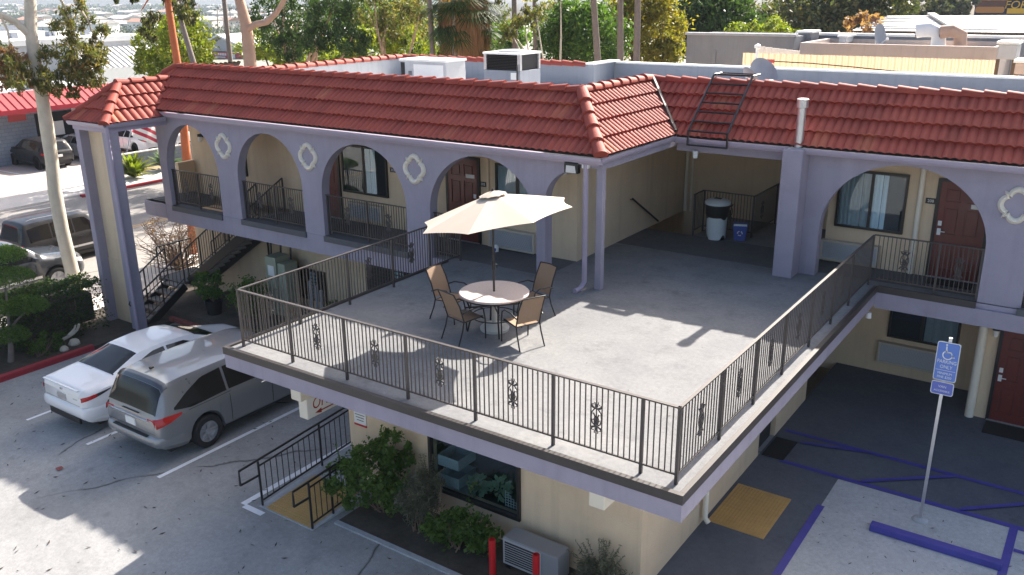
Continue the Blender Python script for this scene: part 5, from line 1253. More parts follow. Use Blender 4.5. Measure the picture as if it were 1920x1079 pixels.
# gas meters and cabinets by the wall
gm = thing('meter_cabinet', 'pale green metal utility cabinets against the ground floor wall', 'cabinet', (-15.1, 6.9, G)); M['palegreen'] = pm('pale_green_metal', (.34, .37, .28), .5, .1, 4, dirt=.2)
MB().box(-.55, -.25, 0, -.12, .25, 1.75).build('cabinet', M['palegreen'], gm, bevel=.01); MB().box(-.08, -.22, 0, .22, .25, 1.6).build('cabinet', M['palegreen'], gm, bevel=.01); MB().box(-.45, -.262, 1.2, -.2, -.252, 1.5).build('meter_window', M['white'], gm)
gp = thing('gas_meter', 'black gas regulators and curved pipes on the cream wall', 'gas meter', (-16.0, 7.3, G+1.4)); b = MB()
for k in range(3):
    x = k*.42; b.lathe([(.0, -.08), (.17, -.06), (.17, .06), (.0, .08)], (x, 0, .72), 16, 'y'); b.tube([(x-.1, 0, .7), (x-.12, -.02, .2), (x, -.1, .0), (x+.12, -.12, -.3)], .03, 7); b.lathe([(.06, 0), (.06, .14)], (x, 0, .86), 10)
b.tube([(-.25, 0, -1.3), (-.25, 0, .6), (1.05, 0, .6)], .035, 7); b.build('pipes', M['black'], gp, smooth=40)
for k in range(2): MB().box(-.1+k*.5, -.2, -.15, .18+k*.5, .05, .18).build('meter', M['acg'], gp, bevel=.02)
gt = thing('water_pipes', 'pair of grey upright pipes by the wall under the terrace', 'pipe', (-13.9, 6.7, G)); 
for k in range(3): MB().tube([(k*.20, 0, 0), (k*.20, 0, 1.3-.1*k)], .05, 10).build('pipe', M['acgrey'], gt, smooth=50)
# ground floor windows with lattice grilles
for x0, x1, z0, z1 in ((-15.5, -14.15, G+.35, G+1.28), (-12.5, -10.6, G+.5, G+1.95)):
    w = window(x0, x1, z0, z1, 7.54, .5, ((.52, .70, 'sheer'),)); b = MB(); nx = int((x1-x0)/.11)
    for k in range(nx+1): x = x0+.05+(x1-x0-.1)*k/nx; b.box(x-.008, 7.44, z0+.04, x+.008, 7.452, z1-.04)
    nz = int((z1-z0)/.11)
    for k in range(nz+1): z = z0+.05+(z1-z0-.1)*k/nz; b.box(x0+.04, 7.453, z-.010, x1-.04, 7.466, z+.010)
    b.build('lattice_grille', M['black'], w)
# dry leaves and litter on the lots
b = MB()
for k in range(520):
    x, y = rnd.uniform(-17.5, -1.5), rnd.uniform(-4.5, 4.5)
    if -12.6 < x < -10.4 and y > -.2 or -14.9 < x < -12.9 and y > -.2 or (y > 0 and x > -7.9): continue
    a = rnd.random()*6.28; s = rnd.uniform(.02, .07); d = Vector((math.cos(a), math.sin(a), 0))*s; e = Vector((-d.y, d.x, .25*s))*.22; p = Vector((x, y, gz(x, y)+.012))
    b.quad(p-d, p+e, p+d+Vector((0, 0, .01)), p-e)
for k in range(80):
    x, y = rnd.uniform(.6, 4), rnd.uniform(2.6, 6.3); a = rnd.random()*6.28; s = rnd.uniform(.012, .05); d = Vector((math.cos(a), math.sin(a), 0))*s; e = Vector((-d.y, d.x, 0))*.2; p = Vector((x, y, G+.018)); b.quad(p-d, p+e, p+d, p-e)
for k in range(60):
    x, y = rnd.uniform(-8, 0), rnd.uniform(.2, 8); a = rnd.random()*6.28; s = rnd.uniform(.01, .03); d = Vector((math.cos(a), math.sin(a), 0))*s; e = Vector((-d.y, d.x, 0))*.25; p = Vector((x, y, .006)); b.quad(p-d, p+e, p+d, p-e)
M['litter'] = pm('dry_leaf_litter', (.055, .042, .034), .9, .5, 9); o = b.build('leaf_litter', M['litter'], fixn=False); o['kind'] = 'stuff'; o['label'] = 'small dry leaves scattered over the paving'; o['category'] = 'leaf litter'
o = MB().quad(*[(x, y, gz(x, y)+h) for x, y, h in ((-12.5, -1.55, .012), (-12.34, -1.58, .014), (-12.3, -1.48, .03), (-12.42, -1.46, .03))]).build('fallen_leaf', M['brick']); tag(o, 'single large reddish leaf lying on the open concrete', 'leaf')
# ------------------------------------------------------------------ across the street
sh = thing('shop_building', 'grey block shop with red metal awning across the street', 'shop', (-49, 14, ZL), world=True)
M['blockgrey'] = brick_mat('grey_blue_block', (.20, .24, .30), (.23, .27, .33), (.14, .17, .22)); M['awn'] = pm('red_standing_seam', (.46, .06, .06), .45, .08, 2); M['awnd'] = pm('dark_red_trim', (.34, .015, .03), .5, .1)
MB().box(-60, -8, ZL, -48, 23.2, .35).build('wall', M['blockgrey'], sh)
MB().box(-59.8, -7.8, .352, -48.1, 23.0, .55).build('roof', M['roofw'], sh)
MB().box(-48.1, -7.8, .56, -48.0, 23.1, .80).build('roof_edge', M['white'], sh)
b = MB().prism([(-47.99, .75), (-46.6, -.05), (-46.6, -.22), (-47.99, -.22)], 'y', -8, 23.2); b.build('awning', M['awn'], sh)
b = MB()
for k in range(70): y = -8+k*.45; b.bar((-47.95, y, .76), (-46.58, y, -.03), .035, .04)
b.build('awning_seams', M['awnd'], sh); MB().box(-46.62, -8, -.30, -46.56, 23.2, -.04).build('awning_edge', M['awnd'], sh)
MB().box(-48.02, 17.4, ZL, -47.97, 19.6, -.55).build('doorway', M['dark'], sh); MB().box(-47.99, 19.62, ZL, -47.9, 19.85, -.3).build('door_jamb', M['white'], sh); MB().box(-48.0, 19.95, ZL, -47.0, 20.6, -.3).build('red_pier', M['awnd'], sh); MB().box(-47.96, 18.2, -1.9, -47.93, 19.0, -1.1).build('window_poster', M['white'], sh)
po = thing('wall_poster', 'pale poster with a brown figure on the grey shop wall', 'poster', (-47.98, 14.6, -1.9)); MB().box(-.0, -.62, 0, .03, .62, 1.25).build('sheet', M['white'], po); MB().box(.031, -.28, .25, .034, .25, 1.1).build('picture', M['pink'] if 'pink' in M else M['bark_p'], po)
pr_ = thing('wall_poster', 'small pink notice under the red awning', 'poster', (-47.98, 16.4, -.85)); MB().box(0, -.5, 0, .03, .5, .42).build('sheet', M['awn'], pr_)
p2 = at(140, 160, 'x', -52)
# roof clutter
for lab, y, x in (('pale rooftop box on the shop roof behind the eucalyptus leaves', 15.5, -52), ('second pale rooftop box near the end of the shop roof', 19.2, -51)):
    o = thing('rooftop_box', lab, 'roof vent', (x, y, .55)); MB().box(-.6, -.6, 0, .6, .6, .6).build('casing', M['conc_wall'], o, bevel=.03); MB().box(-.65, -.65, .602, .65, .65, .68).build('cap', M['white'], o)
wb = thing('white_store', 'long white store building with a striped slanted canopy beyond the shop', 'building', (-82, 50, ZL), world=True)
def bx(nm, a, c, z0, z1, d, m, par): # box from pixel-free numbers along y
    return MB().box(d[0], a, z0, d[1], c, z1).build(nm, M[m], par)
bx('wall', 24, 46, ZL, 2.4, (-110, -79), 'wparapet', wb); bx('roof', 23.6, 46.4, 2.41, 2.9, (-110, -78.8), 'roofw', wb); bx('roof_screen', 30, 46, 2.92, 3.5, (-104, -103.6), 'conc_wall', wb)
b = MB().prism([(-79, 1.9), (-75.5, .2), (-75.5, -1.1), (-79, -1.1)], 'y', 37.5, 47.5); b.build('canopy', M['white'], wb)
b = MB()
for k in range(17): y = 38+k*.56; b.bar((-78.9, y, 1.93), (-75.4, y, .23), .16, .05)
b.build('canopy_stripes', M['rooftan'], wb); bx('canopy_soffit', 37.4, 47.6, -1.45, -1.11, (-79, -75.4), 'trimblk', wb); bx('shopfront', 38, 47, ZL, -1.36, (-78.9, -77), 'bark_p', wb)
for o in wb.children: o.location.z -= .75
for k in range(4):
    o = thing('roof_vent', 'small roof vent standing on the white store roof', 'roof vent', (-84, 31.5+k*3.6, 2.15), 0, 'vents on the white store roof'); MB().box(-.4, -.3, 0, .4, .3, .5).build('cowl', M['conc_wall'], o)
gbh = thing('gabled_store', 'pale gabled store with a red banner sign seen between the trunks', 'building', (-110, 96, ZL), world=True)
c0 = at(380, 118, 'y', 90); 
def P2(px, py, Y=90): return at(px, py, 'y', Y)
q0, q1, qa = P2(372, 98), P2(470, 98), P2(416, 72)
b = MB().prism([(q0.x, -3.3), (q0.x, q0.z), (qa.x, qa.z), (q1.x, q1.z), (q1.x, -3.3)], 'y', 90, 120); b.build('gable_wall', M['wparapet'], gbh)
b = MB().prism([(q0.x-1, q0.z+.1), (qa.x, qa.z+.35), (q1.x+1, q1.z+.1), (q1.x+1, q1.z+.4), (qa.x, qa.z+.7), (q0.x-1, q0.z+.4)], 'y', 89, 121); b.build('roof', M['roofw'], gbh)
s0, s1, s2 = P2(398, 97, 89.7), P2(452, 97, 89.7), P2(452, 112, 89.7)
MB().box(s0.x, 89.6, s2.z, s1.x, 89.75, s0.z).build('sign_board', M['awn'], gbh)
t = text_mesh('DOLLAR', 1.0, 0, .02); wdt = (s1.x-s0.x); mx_ = max(v[0] for v in t.v); k_ = wdt*.42/(mx_*2); t.v = [(v[0]*k_+s0.x+wdt*.34, 89.55+v[1], v[2]*k_+(s0.z*.62+s2.z*.38)) for v in t.v] if False else t.v
b = MB()
for k in range(7): b.box(s0.x+wdt*(.10+.06*k), 89.55, s0.z-(s0.z-s2.z)*.52, s0.x+wdt*(.14+.06*k), 89.59, s0.z-(s0.z-s2.z)*.18)
b.build('white_lettering', M['white'], gbh); MB().box(s0.x+wdt*.12, 89.55, s2.z+(s0.z-s2.z)*.15, s0.x+wdt*.46, 89.59, s2.z+(s0.z-s2.z)*.30).build('lettering_line', M['white'], gbh)
MB().box(s0.x+wdt*.62, 89.55, s2.z, s0.x+wdt*.80, 89.59, s0.z-.2).build('white_panel', M['white'], gbh)
# low block wall, bushes and flag across the street
lw = thing('low_block_wall', 'low grey block wall behind the far sidewalk', 'wall', (-40.4, 22, GS)); MB().box(-.12, -4.2, 0, .12, 9, 1.0).build('blocks', M['blockgrey'], lw); MB().box(-.15, -4.22, 1.0, .15, 9.02, 1.06).build('coping', M['walk'], lw)
struct(MB().box(-40.25, 16.5, GS-.1, -39.41, 31, GS+.14).build('mulch_strip', M['mulch']))
def agave(name, label, p, r, n, mat='lime'):
    t = thing(name, label, 'plant', p); b = MB()
    for k in range(n):
        a = rnd.random()*6.28; e = rnd.uniform(.3, 1.35); L = r*rnd.uniform(.7, 1.1); d = Vector((math.cos(a)*math.cos(e), math.sin(a)*math.cos(e), math.sin(e))); sd_ = Vector((-math.sin(a), math.cos(a), 0))*r*.07
        m_ = d*L*.5+Vector((0, 0, .06*r)); e_ = d*L-Vector((0, 0, .12*r)); b.quad(-sd_*.6, sd_*.6, m_+sd_, m_-sd_); b.quad(m_-sd_, m_+sd_, e_)
    b.build('leaves', LM[mat], t, fixn=False)
agave('spiky_shrub', 'bright spiky shrub in front of the low block wall', at(252, 333, 'z', GS+.14), 1.5, 130); agave('spiky_shrub', 'spiky plant half hidden by the first arcade pillar', at(314, 318, 'z', GS+.14), 1.4, 90, 'mid')
pl = thing('yucca_tree', 'small bushy yucca left of the white suv', 'tree', (-49.5, 23.6, ZL)); b = MB(); limb(b, (0, 0, 0), (.1, 0, 2.6), .16, .12); b.build('trunk', M['palmbark'], pl); b = MB(); clump(b, (0, 0, 2.9), (.9, .9, .9), 700, .5, .12); b.build('crown', LM['lime'], pl, fixn=False)
fl = thing('striped_flag', 'red and white striped flag hanging above the white suv', 'flag', tuple(at(276, 240, 'x', -43.5)), .3); M['flagred'] = pm('flag_red', (.45, .03, .06), .8, .05); fl.rotation_euler = (0, .35, PI/2)
for k in range(6):
    rows = [[(-.9+1.9*i/10, .07*math.sin(i*.9), .55-.2*(k+f)-.03*i) for i in range(11)] for f in (0, 1)]
    MB().grid(rows).build('stripe', M['flagred'] if k % 2 == 0 else M['white'], fl, fixn=False)
MB().tube([(-1.0, 0, -4.6), (-1.0, 0, 1.0)], .03, 6).build('pole', M['galv'], fl)
# ------------------------------------------------------------------ roofs and fences behind the right wing
def strip(name, label, cat, px0, px1, pyt, pyb, Y, depth, mat, pyt2=None):
    a, c = at(px0, pyt, 'y', Y), at(px1, pyt2 if pyt2 is not None else pyt, 'y', Y); zt = max(a.z, c.z); t = thing(name, label, cat, ((a.x+c.x)/2, Y, -3.4), world=True)
    zz = (a.z+c.z)/2
    MB().box(a.x, Y, -3.4, c.x, Y+depth, zz-.25).build('wall', M[mat], t)
    MB().box(a.x+.2, Y+.2, zz-.249, c.x-.2, Y+depth-.2, zz-.24).build('roof', M['rooftan'], t)
    for nm, q in (('parapet', (a.x, Y, c.x, Y+.2)), ('parapet', (a.x, Y+depth-.2, c.x, Y+depth)), ('parapet', (a.x, Y+.2, a.x+.2, Y+depth-.2)), ('parapet', (c.x-.2, Y+.2, c.x, Y+depth-.2))): MB().box(q[0], q[1], zz-.25, q[2], q[3], zz).build(nm, M[mat], t)
    return t, a.x, c.x, (a.z+c.z)/2
M['stucco_g'] = pm('rough_grey_stucco', (.26, .26, .27), .9, .18, 1.2, .4, 12, streak=.3, dirt=.3); M['corr'] = pm('tan_corrugated', (.62, .44, .26), .7, .1, 2, streak=.25); _t = NT('tan_translucent_corrugated'); _t.b.inputs['Base Color'].default_value = (.62, .50, .37, 1); _tr = _t.n('ShaderNodeBsdfTranslucent'); _tr.inputs[0].default_value = (.62, .47, .32, 1); _mx = _t.n('ShaderNodeMixShader'); _mx.inputs[0].default_value = .32; _t.l(_t.b.outputs[0], _mx.inputs[1]); _t.l(_tr.outputs[0], _mx.inputs[2]); _t.l(_mx.outputs[0], _t.out.inputs[0]); M['corr'] = _t.m
M['pinkwall'] = pm('pinkish_wall', (.48, .40, .36), .85, .12, 1, streak=.3, dirt=.2); M['brownwall'] = pm('brown_wall', (.36, .20, .14), .8, .1, 1); M['shingle'] = pm('white_shingle', (.66, .65, .63), .8, .1, 1)
t, xa, xb, z = strip('stucco_building', 'windowless grey stucco building beyond the rear parapet', 'building', 1288, 1490, 66, 140, 27, 3, 'stucco_g', 69); MB().box(xa-.06, 26.94, z, xb+.06, 27.26, z+.10).build('coping', M['wparapet'], t)
for k in range(1): MB().box(xa+1.2, 26.95, 0, xa+1.35, 26.99, z-.6).build('stain_strip', M['stucco_g'], t)
fa, fb = at(1394, 103, 'y', 21), at(1868, 109, 'y', 21)
fe = thing('corrugated_screen', 'long tan corrugated metal screen behind the rear parapet', 'fence', ((fa.x+fb.x)/2, 21, -3.4), world=True); ztop = (fa.z+fb.z)/2; n = int((fb.x-fa.x)/.05)
rows = [[(fa.x+(fb.x-fa.x)*i/n, 21+.035*(1 if (i//2) % 2 else -1), zz) for i in range(n+1)] for zz in (-3.4, ztop)]; MB().grid(rows).build('sheets', M['corr'], fe, fixn=False)
wr_ = thing('drooping_cable', 'thin dark cable sagging across the tan screen', 'cable', tuple(at(1445, 115, 'y', 20.7))); a0 = at(1445, 115, 'y', 20.7); MB().tube([at(px, py, 'y', 20.7)-a0 for px, py in ((1445, 115), (1520, 119), (1600, 126), (1700, 136))], .018, 5).build('wire', M['black'], wr_); MB().box(-.12, -.03, -.06, .12, .03, .06).build('orange_tag', M['awn'], wr_)
t, xa, xb, z = strip('parapet_building', 'low building with pinkish parapet beyond the tan screen', 'building', 1500, 1875, 83, 110, 26, 3.6, 'pinkwall', 86)

for k in range(6):
    a = at(1428+k*13, 88+1.5*k, 'y', 24.5); o = thing('roof_panel', 'leaning grey panel in the row on the roof edge', 'panel', (a.x, 24.5, a.z-1.0), 0, 'leaning grey panels'); MB().box(-.13, 0, 0, .13, .06, 1.0).build('sheet', M['galv'], o); MB().bar((0, .05, .9), (.1, .7, 0), .04).build('prop', M['bark'], o)
t, xa, xb, z = strip('long_parapet_building', 'building with a long blue grey parapet behind the rooftop ducts', 'building', 1491, 1990, 67, 84, 29.7, 1.5, 'conc_wall', 73); MB().box(xa, 29.62, z, xb, 29.96, z+.10).build('coping', M['white'], t)
a, c = at(1598, 57, 'y', 36), at(2000, 57, 'y', 36); r0_, r1_ = at(1664, 30, 'y', 42), at(2000, 27, 'y', 42)
hb = thing('hip_roof_building', 'brown building with a wide white shingled hip roof', 'building', ((a.x+c.x)/2, 36, -3.4), world=True); MB().box(a.x+.5, 36.5, -3.4, c.x, 47, a.z-.1).build('wall', M['brownwall'], hb)
vs = [(a.x, 36, a.z), (c.x+4, 36, a.z), (c.x+4, 42, r1_.z), (r0_.x, 42, r0_.z), (a.x, 48, a.z), (c.x+4, 48, a.z)]; MB().add(vs, [(0, 1, 2, 3), (0, 3, 4), (3, 2, 5, 4)]).build('hip_roof', M['shingle'], hb)
b = MB()
for k in range(1, 9):
    f = k/9; b.box(a.x+(r0_.x-a.x)*f, 36+6*f-.06, a.z+(r0_.z-a.z)*f, c.x, 36+6*f, a.z+(r0_.z-a.z)*f+.05)
b.build('shingle_courses', M['rooftan'], hb); MB().box(a.x, 35.9, a.z-.2, c.x+4, 36.0, a.z-.01).build('fascia', M['bark'], hb)
b = MB(); v0, v1 = at(1745, 29, 'y', 42), at(1790, 56, 'y', 36); b.bar((v0.x, 42, v0.z+.08), (v1.x, 36, v1.z+.08), .35, .10); b.build('valley_flashing', M['rooftan'], hb)
def duct(label, px, py, Y, r, m):
    p = at(px, py, 'y', Y); o = thing('rooftop_duct', label, 'duct', (p.x, Y, p.z)); MB().tube([(-r*1.6, -.2, r*.9), (-r*.4, -.2, r*1.1), (r*.6, 0, r*.6), (r*.7, 0, -r*1.2)], r*.8, 14).build('elbow', M[m], o, smooth=50); MB().lathe([(0, 0), (r*.58, .001), (r*.6, -.03)], (0, 0, 0), 16, 'x'); 
    d = MB().lathe([(r*.7, 0), (0, .002)], (-r*1.62, -.2, r*.9), 14, 'x'); d.build('mouth', M['dark'], o)
    MB().box(-r, -r*.8, -r*1.6, r, r*.8, -r*1.2).build('curb', M['white'], o); return o
duct('white curved exhaust duct with a dark mouth on the roof', 1748, 74, 28.6, .34, 'roofw'); duct('rusty orange exhaust fan housing on the roof', 1790, 75, 28.6, .30, 'bark_p')
def boxunit(label, px0, px1, pyt, pyb, Y, m, legs=False):
    a, c = at(px0, pyt, 'y', Y), at(px1, pyb, 'y', Y); o = thing('rooftop_box', label, 'roof unit', ((a.x+c.x)/2, Y, c.z)); w = (c.x-a.x)/2; h = a.z-c.z; MB().box(-w, 0, .25*h if legs else 0, w, 1.1, h).build('casing', M[m], o, bevel=.04); MB().box(-w-.05, -.05, h, w+.05, 1.15, h+.08).build('lid', M['white'], o)
    for s in (-1, 1): MB().box(s*w*.85-.05, .1, -.5, s*w*.85+.05, .2, .25*h if legs else 0).build('leg', M['bark'], o)
boxunit('green grey evaporative cooler on the far roof', 1496, 1520, 62, 80, 28.4, 'stucco_g'); boxunit('small white roof hatch beside the cooler', 1573, 1586, 70, 82, 28.4, 'wparapet'); boxunit('pale box unit on dark legs behind the end of the screen', 1872, 1902, 83, 122, 24, 'wparapet', True); boxunit('pale ribbed box at the right edge of the roofs', 1904, 1960, 118, 142, 22, 'pinkwall')
pA = at(1646, 66, 'y', 28.4); d3 = dish('tall grey satellite dish on the far roof', pA.x, 28.4, pA.z-.6, .40, 1.25, -.2, .6)
pw = at(1415, 120, 'y', 18); wp = thing('vent_pipe', 'white vent pipe with a round cap behind the rear parapet', 'pipe', (pw.x, 18, 2.0)); zt_ = at(1420, 88, 'y', 18).z; MB().tube([(0, 0, 0), (.05, 0, zt_-2.0)], .05, 8).build('pipe', M['white'], wp); MB().lathe([(.0, .1), (.10, .04), (.10, -.04), (0, -.06)], (.05, 0, zt_-2.0), 10).build('cap', M['white'], wp)
# billboard
b0, b1 = at(1826, 27, 'y', 95), at(1990, 25, 'y', 95); bb = thing('billboard', 'dark billboard with a burger picture and yellow lettering', 'billboard', ((b0.x+b1.x)/2, 95, -3.4), world=True)
M['bbdark'] = pm('billboard_dark', (.02, .022, .05), .5, .2, .3); M['bun'] = pm('bun_brown', (.42, .20, .07), .6, .2, .6); M['patty'] = pm('patty_dark', (.12, .06, .05), .6, .3, 1); M['byel'] = pm('billboard_yellow', (.62, .38, .05), .5, .1)
zt_ = b0.z+7.5; MB().box(b0.x, 95, b0.z-2.5, b1.x, 95.5, zt_).build('panel', M['bbdark'], bb); MB().box(b0.x+4, 95.1, -3.4, b0.x+4.8, 95.9, b0.z-2.51).build('post', M['galv'], bb)
cx_ = at(1857, 10, 'y', 94.9); R_ = 1.45
b = MB(); pts = [(cx_.x+R_*math.cos(t), cx_.z+.45+R_*.95*math.sin(t)) for t in [PI*k/16 for k in range(17)]]; b.prism(pts, 'y', 94.9, 94.99); b.build('bun_top', M['bun'], bb); MB().box(cx_.x-R_, 94.9, cx_.z-.15, cx_.x+R_, 94.99, cx_.z+.44).build('filling', M['patty'], bb); MB().prism(rrect(cx_.x-R_*.9, cx_.x+R_*.9, cx_.z-.75, cx_.z-.16, .2), 'y', 94.9, 94.99).build('bun_base', M['bun'], bb)
for tx, px, py, s in (('FOR BREAKFAST', 1885, 10, 1.05), ('CLICK HERE', 1888, 19, .8)):
    if tx == 'CLICK HERE': continue
    p = at(px, py, 'y', 94.9); t = text_mesh(tx, s, .15, .02); mn = min(v[0] for v in t.v); t.v = [(v[0]-mn+p.x, 94.92+v[1], v[2]+p.z) for v in t.v]; t.build('lettering', M['byel'], bb, fixn=False)
p = at(1888, 20, 'y', 94.9); MB().box(p.x, 94.93, p.z-.3, p.x+2.2, 94.98, p.z+.2).build('text_line', M['byel'], bb)
# ------------------------------------------------------------------ trees
def tpx(px, py, Y): return at(px, py, 'y', Y)
def ptree(name, label, px, Y, cl, mat, trunk='bark', r=.22, s=.3, asp=.45, droop=0, group=None, gap=.5):
    # cl: (px, py, rx, rz, n) clumps stood at distance Y
    cls = []
    for (cx, cy, rx, rz, n) in cl:
        c = tpx(cx, cy, Y+rnd.uniform(-.8, .8)); cls.append((tuple(c), (rx*1.1, rx*1.1, rz*1.1), int(n*2.2)))
    xb = tpx(px, 120, Y); return tree(name, label, (xb.x, Y, -3.35), cls, mat, trunk, r, s, asp, droop, group, gap=gap)
# the pale street eucalyptus
eu = thing('eucalyptus_tree', 'tall eucalyptus with smooth pale trunk and hanging reddish green leaves on the sidewalk', 'tree', (-22.8, 4.85, GS+.1)); b0_ = Vector(eu.location)
tp = [at(px, py, 'x', xx)-b0_ for px, py, xx in ((146, 556, -22.8), (133, 500, -22.8), (116, 430, -22.85), (103, 360, -22.9), (97, 300, -22.95), (88, 240, -22.9), (80, 190, -22.85), (66, 120, -22.8), (58, 60, -22.8), (57, 10, -22.8), (52, -80, -22.7), (60, -170, -22.8))]
tp[0].z = -.1; b = MB().tube(tp, [.24, .21, .2, .2, .19, .2, .185, .18, .17, .16, .13, .10], 14)
q = at(52, 62, 'x', -22.8)-b0_; e1 = [q, at(30, 42, 'x', -22.9)-b0_, at(-10, 24, 'x', -23)-b0_, at(-90, 10, 'x', -23)-b0_]; b.tube(e1, [.12, .10, .085, .06], 8)
hang = [(60, -60), (110, 20), (150, 60), (180, 105)]; b.tube([at(px, py, 'x', -22.4)-b0_ for px, py in ((58, -60), (90, -40), (120, 10), (140, 60))], [.09, .06, .035, .015], 7); b.tube([at(px, py, 'x', -22.3)-b0_ for px, py in ((58, -60), (120, -30), (165, 40), (185, 90))], [.08, .05, .03, .012], 7); b.tube([at(px, py, 'x', -22.9)-b0_ for px, py in ((0, 28), (15, 60), (20, 100))], [.04, .03, .01], 6)
b.build('trunk', M['bark_w'], eu, smooth=60)
b = MB()
for px, py, rx, rz, n in ((112, 115, .6, .8, 1300), (150, 95, .65, .75, 1300), (180, 105, .45, .6, 900), (160, 145, .6, .45, 900), (125, 45, .55, .55, 600), (155, 25, .5, .5, 400), (185, 60, .4, .35, 350), (132, 172, .25, .35, 260), (30, 130, .6, .6, 700), (100, 160, .45, .4, 500), (75, 140, .5, .6, 500)):
    clump(b, at(px, py, 'x', -22.4)-b0_, (rx, rx, rz), n, .17, .28, 1.2, shell=.3)
for px, py, n in ((60, -130, 900), (0, -80, 500), (130, -90, 500)): clump(b, at(px, py, 'x', -22.6)-b0_, (1.3, 1.3, 1.0), n, .2, .3, 1.0)
b.build('crown', LM['euca'], eu, fixn=False); b = MB()
for px, py, rx, rz, n in ((25, 118, .55, .4, 700), (45, 150, .4, .35, 450), (5, 100, .5, .4, 500), (12, 150, .5, .4, 500)): clump(b, at(px, py, 'x', -22.9)-b0_, (rx, rx, rz), n, .16, .3, 1.0, shell=.3)
b.build('reddish_foliage', LM['pink'], eu, fixn=False)
ptree('street_tree', 'dark green tree on the left edge behind the red awning roof', 45, 30, [(40, 165, 1.0, 1.0, 500), (5, 135, 1.0, 1.2, 500), (-20, 100, 1.5, 1.5, 500)], 'olive', s=.4)
# orange trunk through the arch
ot = thing('orange_trunk_tree', 'tree with an orange brown trunk rising beyond the red portico roof', 'tree', (0, 0, 0)); p0 = at(350, 300, 'y', 9.9); ot.location = (p0.x-.3, 9.9, GS+.1); o_ = Vector(ot.location)
b = MB().tube([Vector((0, 0, -.1)), p0-o_, at(343, 220, 'y', 9.9)-o_, at(334, 130, 'y', 9.9)-o_, at(324, 65, 'y', 9.9)-o_, at(314, 0, 'y', 9.9)-o_, at(300, -110, 'y', 9.9)-o_], [.17, .15, .14, .135, .12, .11, .09], 12); b.tube([at(310, -40, 'y', 9.9)-o_, at(290, -20, 'y', 9.9)-o_, at(265, 20, 'y', 9.8)-o_], [.06, .04, .015], 6); b.tube([at(305, -70, 'y', 9.9)-o_, at(340, -40, 'y', 10)-o_, at(350, 20, 'y', 10)-o_], [.06, .04, .015], 6); b.build('trunk', M['bark_o'], ot, smooth=60)
b = MB()
for px, py, rx, rz, n in ((290, 35, .55, .5, 330), (272, 50, .4, .5, 220), (345, 25, .5, .55, 380), (300, -10, .8, .4, 300), (240, 3, .5, .25, 160), (285, 70, .28, .35, 120), (350, -20, .8, .5, 300), (300, -110, 1.6, 1.0, 800)): clump(b, at(px, py, 'y', 9.9)-o_, (rx, rx, rz), n, .2, .28, 1.3, shell=.3)
b.build('crown', LM['olive'], ot, fixn=False)
ptree('yellow_green_tree', 'bushy yellow green tree behind the left end of the red roof', 330, 19, [(300, 90, 1.3, 1.3, 900), (350, 75, 1.4, 1.4, 1000), (370, 112, .9, 1.0, 600), (330, 125, 1.6, .9, 700), (282, 120, .9, .9, 450), (330, 60, 1.0, .8, 400)], 'lime', s=.26)
pa = thing('leaning_trunk', 'grey leaning trunk in front of the yellow green tree', 'tree', (0, 0, 0)); p0 = at(372, 150, 'y', 16.5); pa.location = (p0.x+.6, 16.5, -3.35); o_ = Vector(pa.location); b = MB().tube([Vector((0, 0, 0)), p0-o_, at(350, 75, 'y', 16.5)-o_, at(338, 35, 'y', 16.5)-o_, at(330, -60, 'y', 16.5)-o_], [.16, .14, .12, .11, .08], 10); b.build('trunk', M['palmbark'], pa, smooth=60); b = MB()
clump(b, at(335, -10, 'y', 16.5)-o_, (1.0, 1.0, .8), 600, .25, .3, 1); clump(b, at(355, 35, 'y', 16.5)-o_, (.4, .4, .5), 240, .25, .3, 1); b.build('crown', LM['olive'], pa, fixn=False)
def palm_trunk(label, px0, px1, Y, py0=130, r=.2, frond=True, top=-150, mat='palmbark'):
    a, c = at(px0, py0, 'y', Y), at(px1, 0, 'y', Y); o = thing('palm_tree', label, 'palm tree', (a.x+(a.x-c.x)*.4, Y, -3.35), 0, 'palm trunks behind the motel'); o_ = Vector(o.location); d = c-a; e = c+d*(-top/130.0); b = MB(); pts = [Vector((0, 0, 0)), a-o_, (a+c)/2-o_, c-o_, e-o_]; b.tube(pts, [r*1.15, r*1.05, r, r*.95, r*.85], 10)
    b.build('trunk', M[mat], o, smooth=60); b = MB()
    for k in range(34):
        an = rnd.random()*6.28; el_ = rnd.uniform(-.5, 1.2); L = rnd.uniform(1.2, 1.9); dd_ = Vector((math.cos(an)*math.cos(el_), math.sin(an)*math.cos(el_), math.sin(el_))); sd_ = Vector((-math.sin(an), math.cos(an), 0))*.22; p = e-o_; b.quad(p, p+dd_*L*.6+sd_, p+dd_*L-Vector((0, 0, .3)), p+dd_*L*.6-sd_)
    b.build('fronds', LM['frond'], o, fixn=False)
palm_trunk('dark slim palm trunk left of the pink eucalyptus', 433, 420, 24, 125, .13); palm_trunk('palm trunk left of the dark green round tree top', 1121, 1113, 26, 118, .145); palm_trunk('palm trunk in front of the golden tree on its left', 1163, 1163, 27, 118, .14); palm_trunk('palm trunk in front of the golden tree on its right', 1193, 1196, 27, 124, .15); palm_trunk('pale slim palm trunk left of the skirted palm', 812, 805, 22, 110, .11); palm_trunk('pale slim palm trunk crossing the brown palm skirt', 853, 850, 22, 110, .10); palm_trunk('slim dark trunk right of the skirted palm', 966, 964, 27, 100, .13); palm_trunk('slim dark trunk near the pale eucalyptus', 1004, 1002, 28, 105, .10)
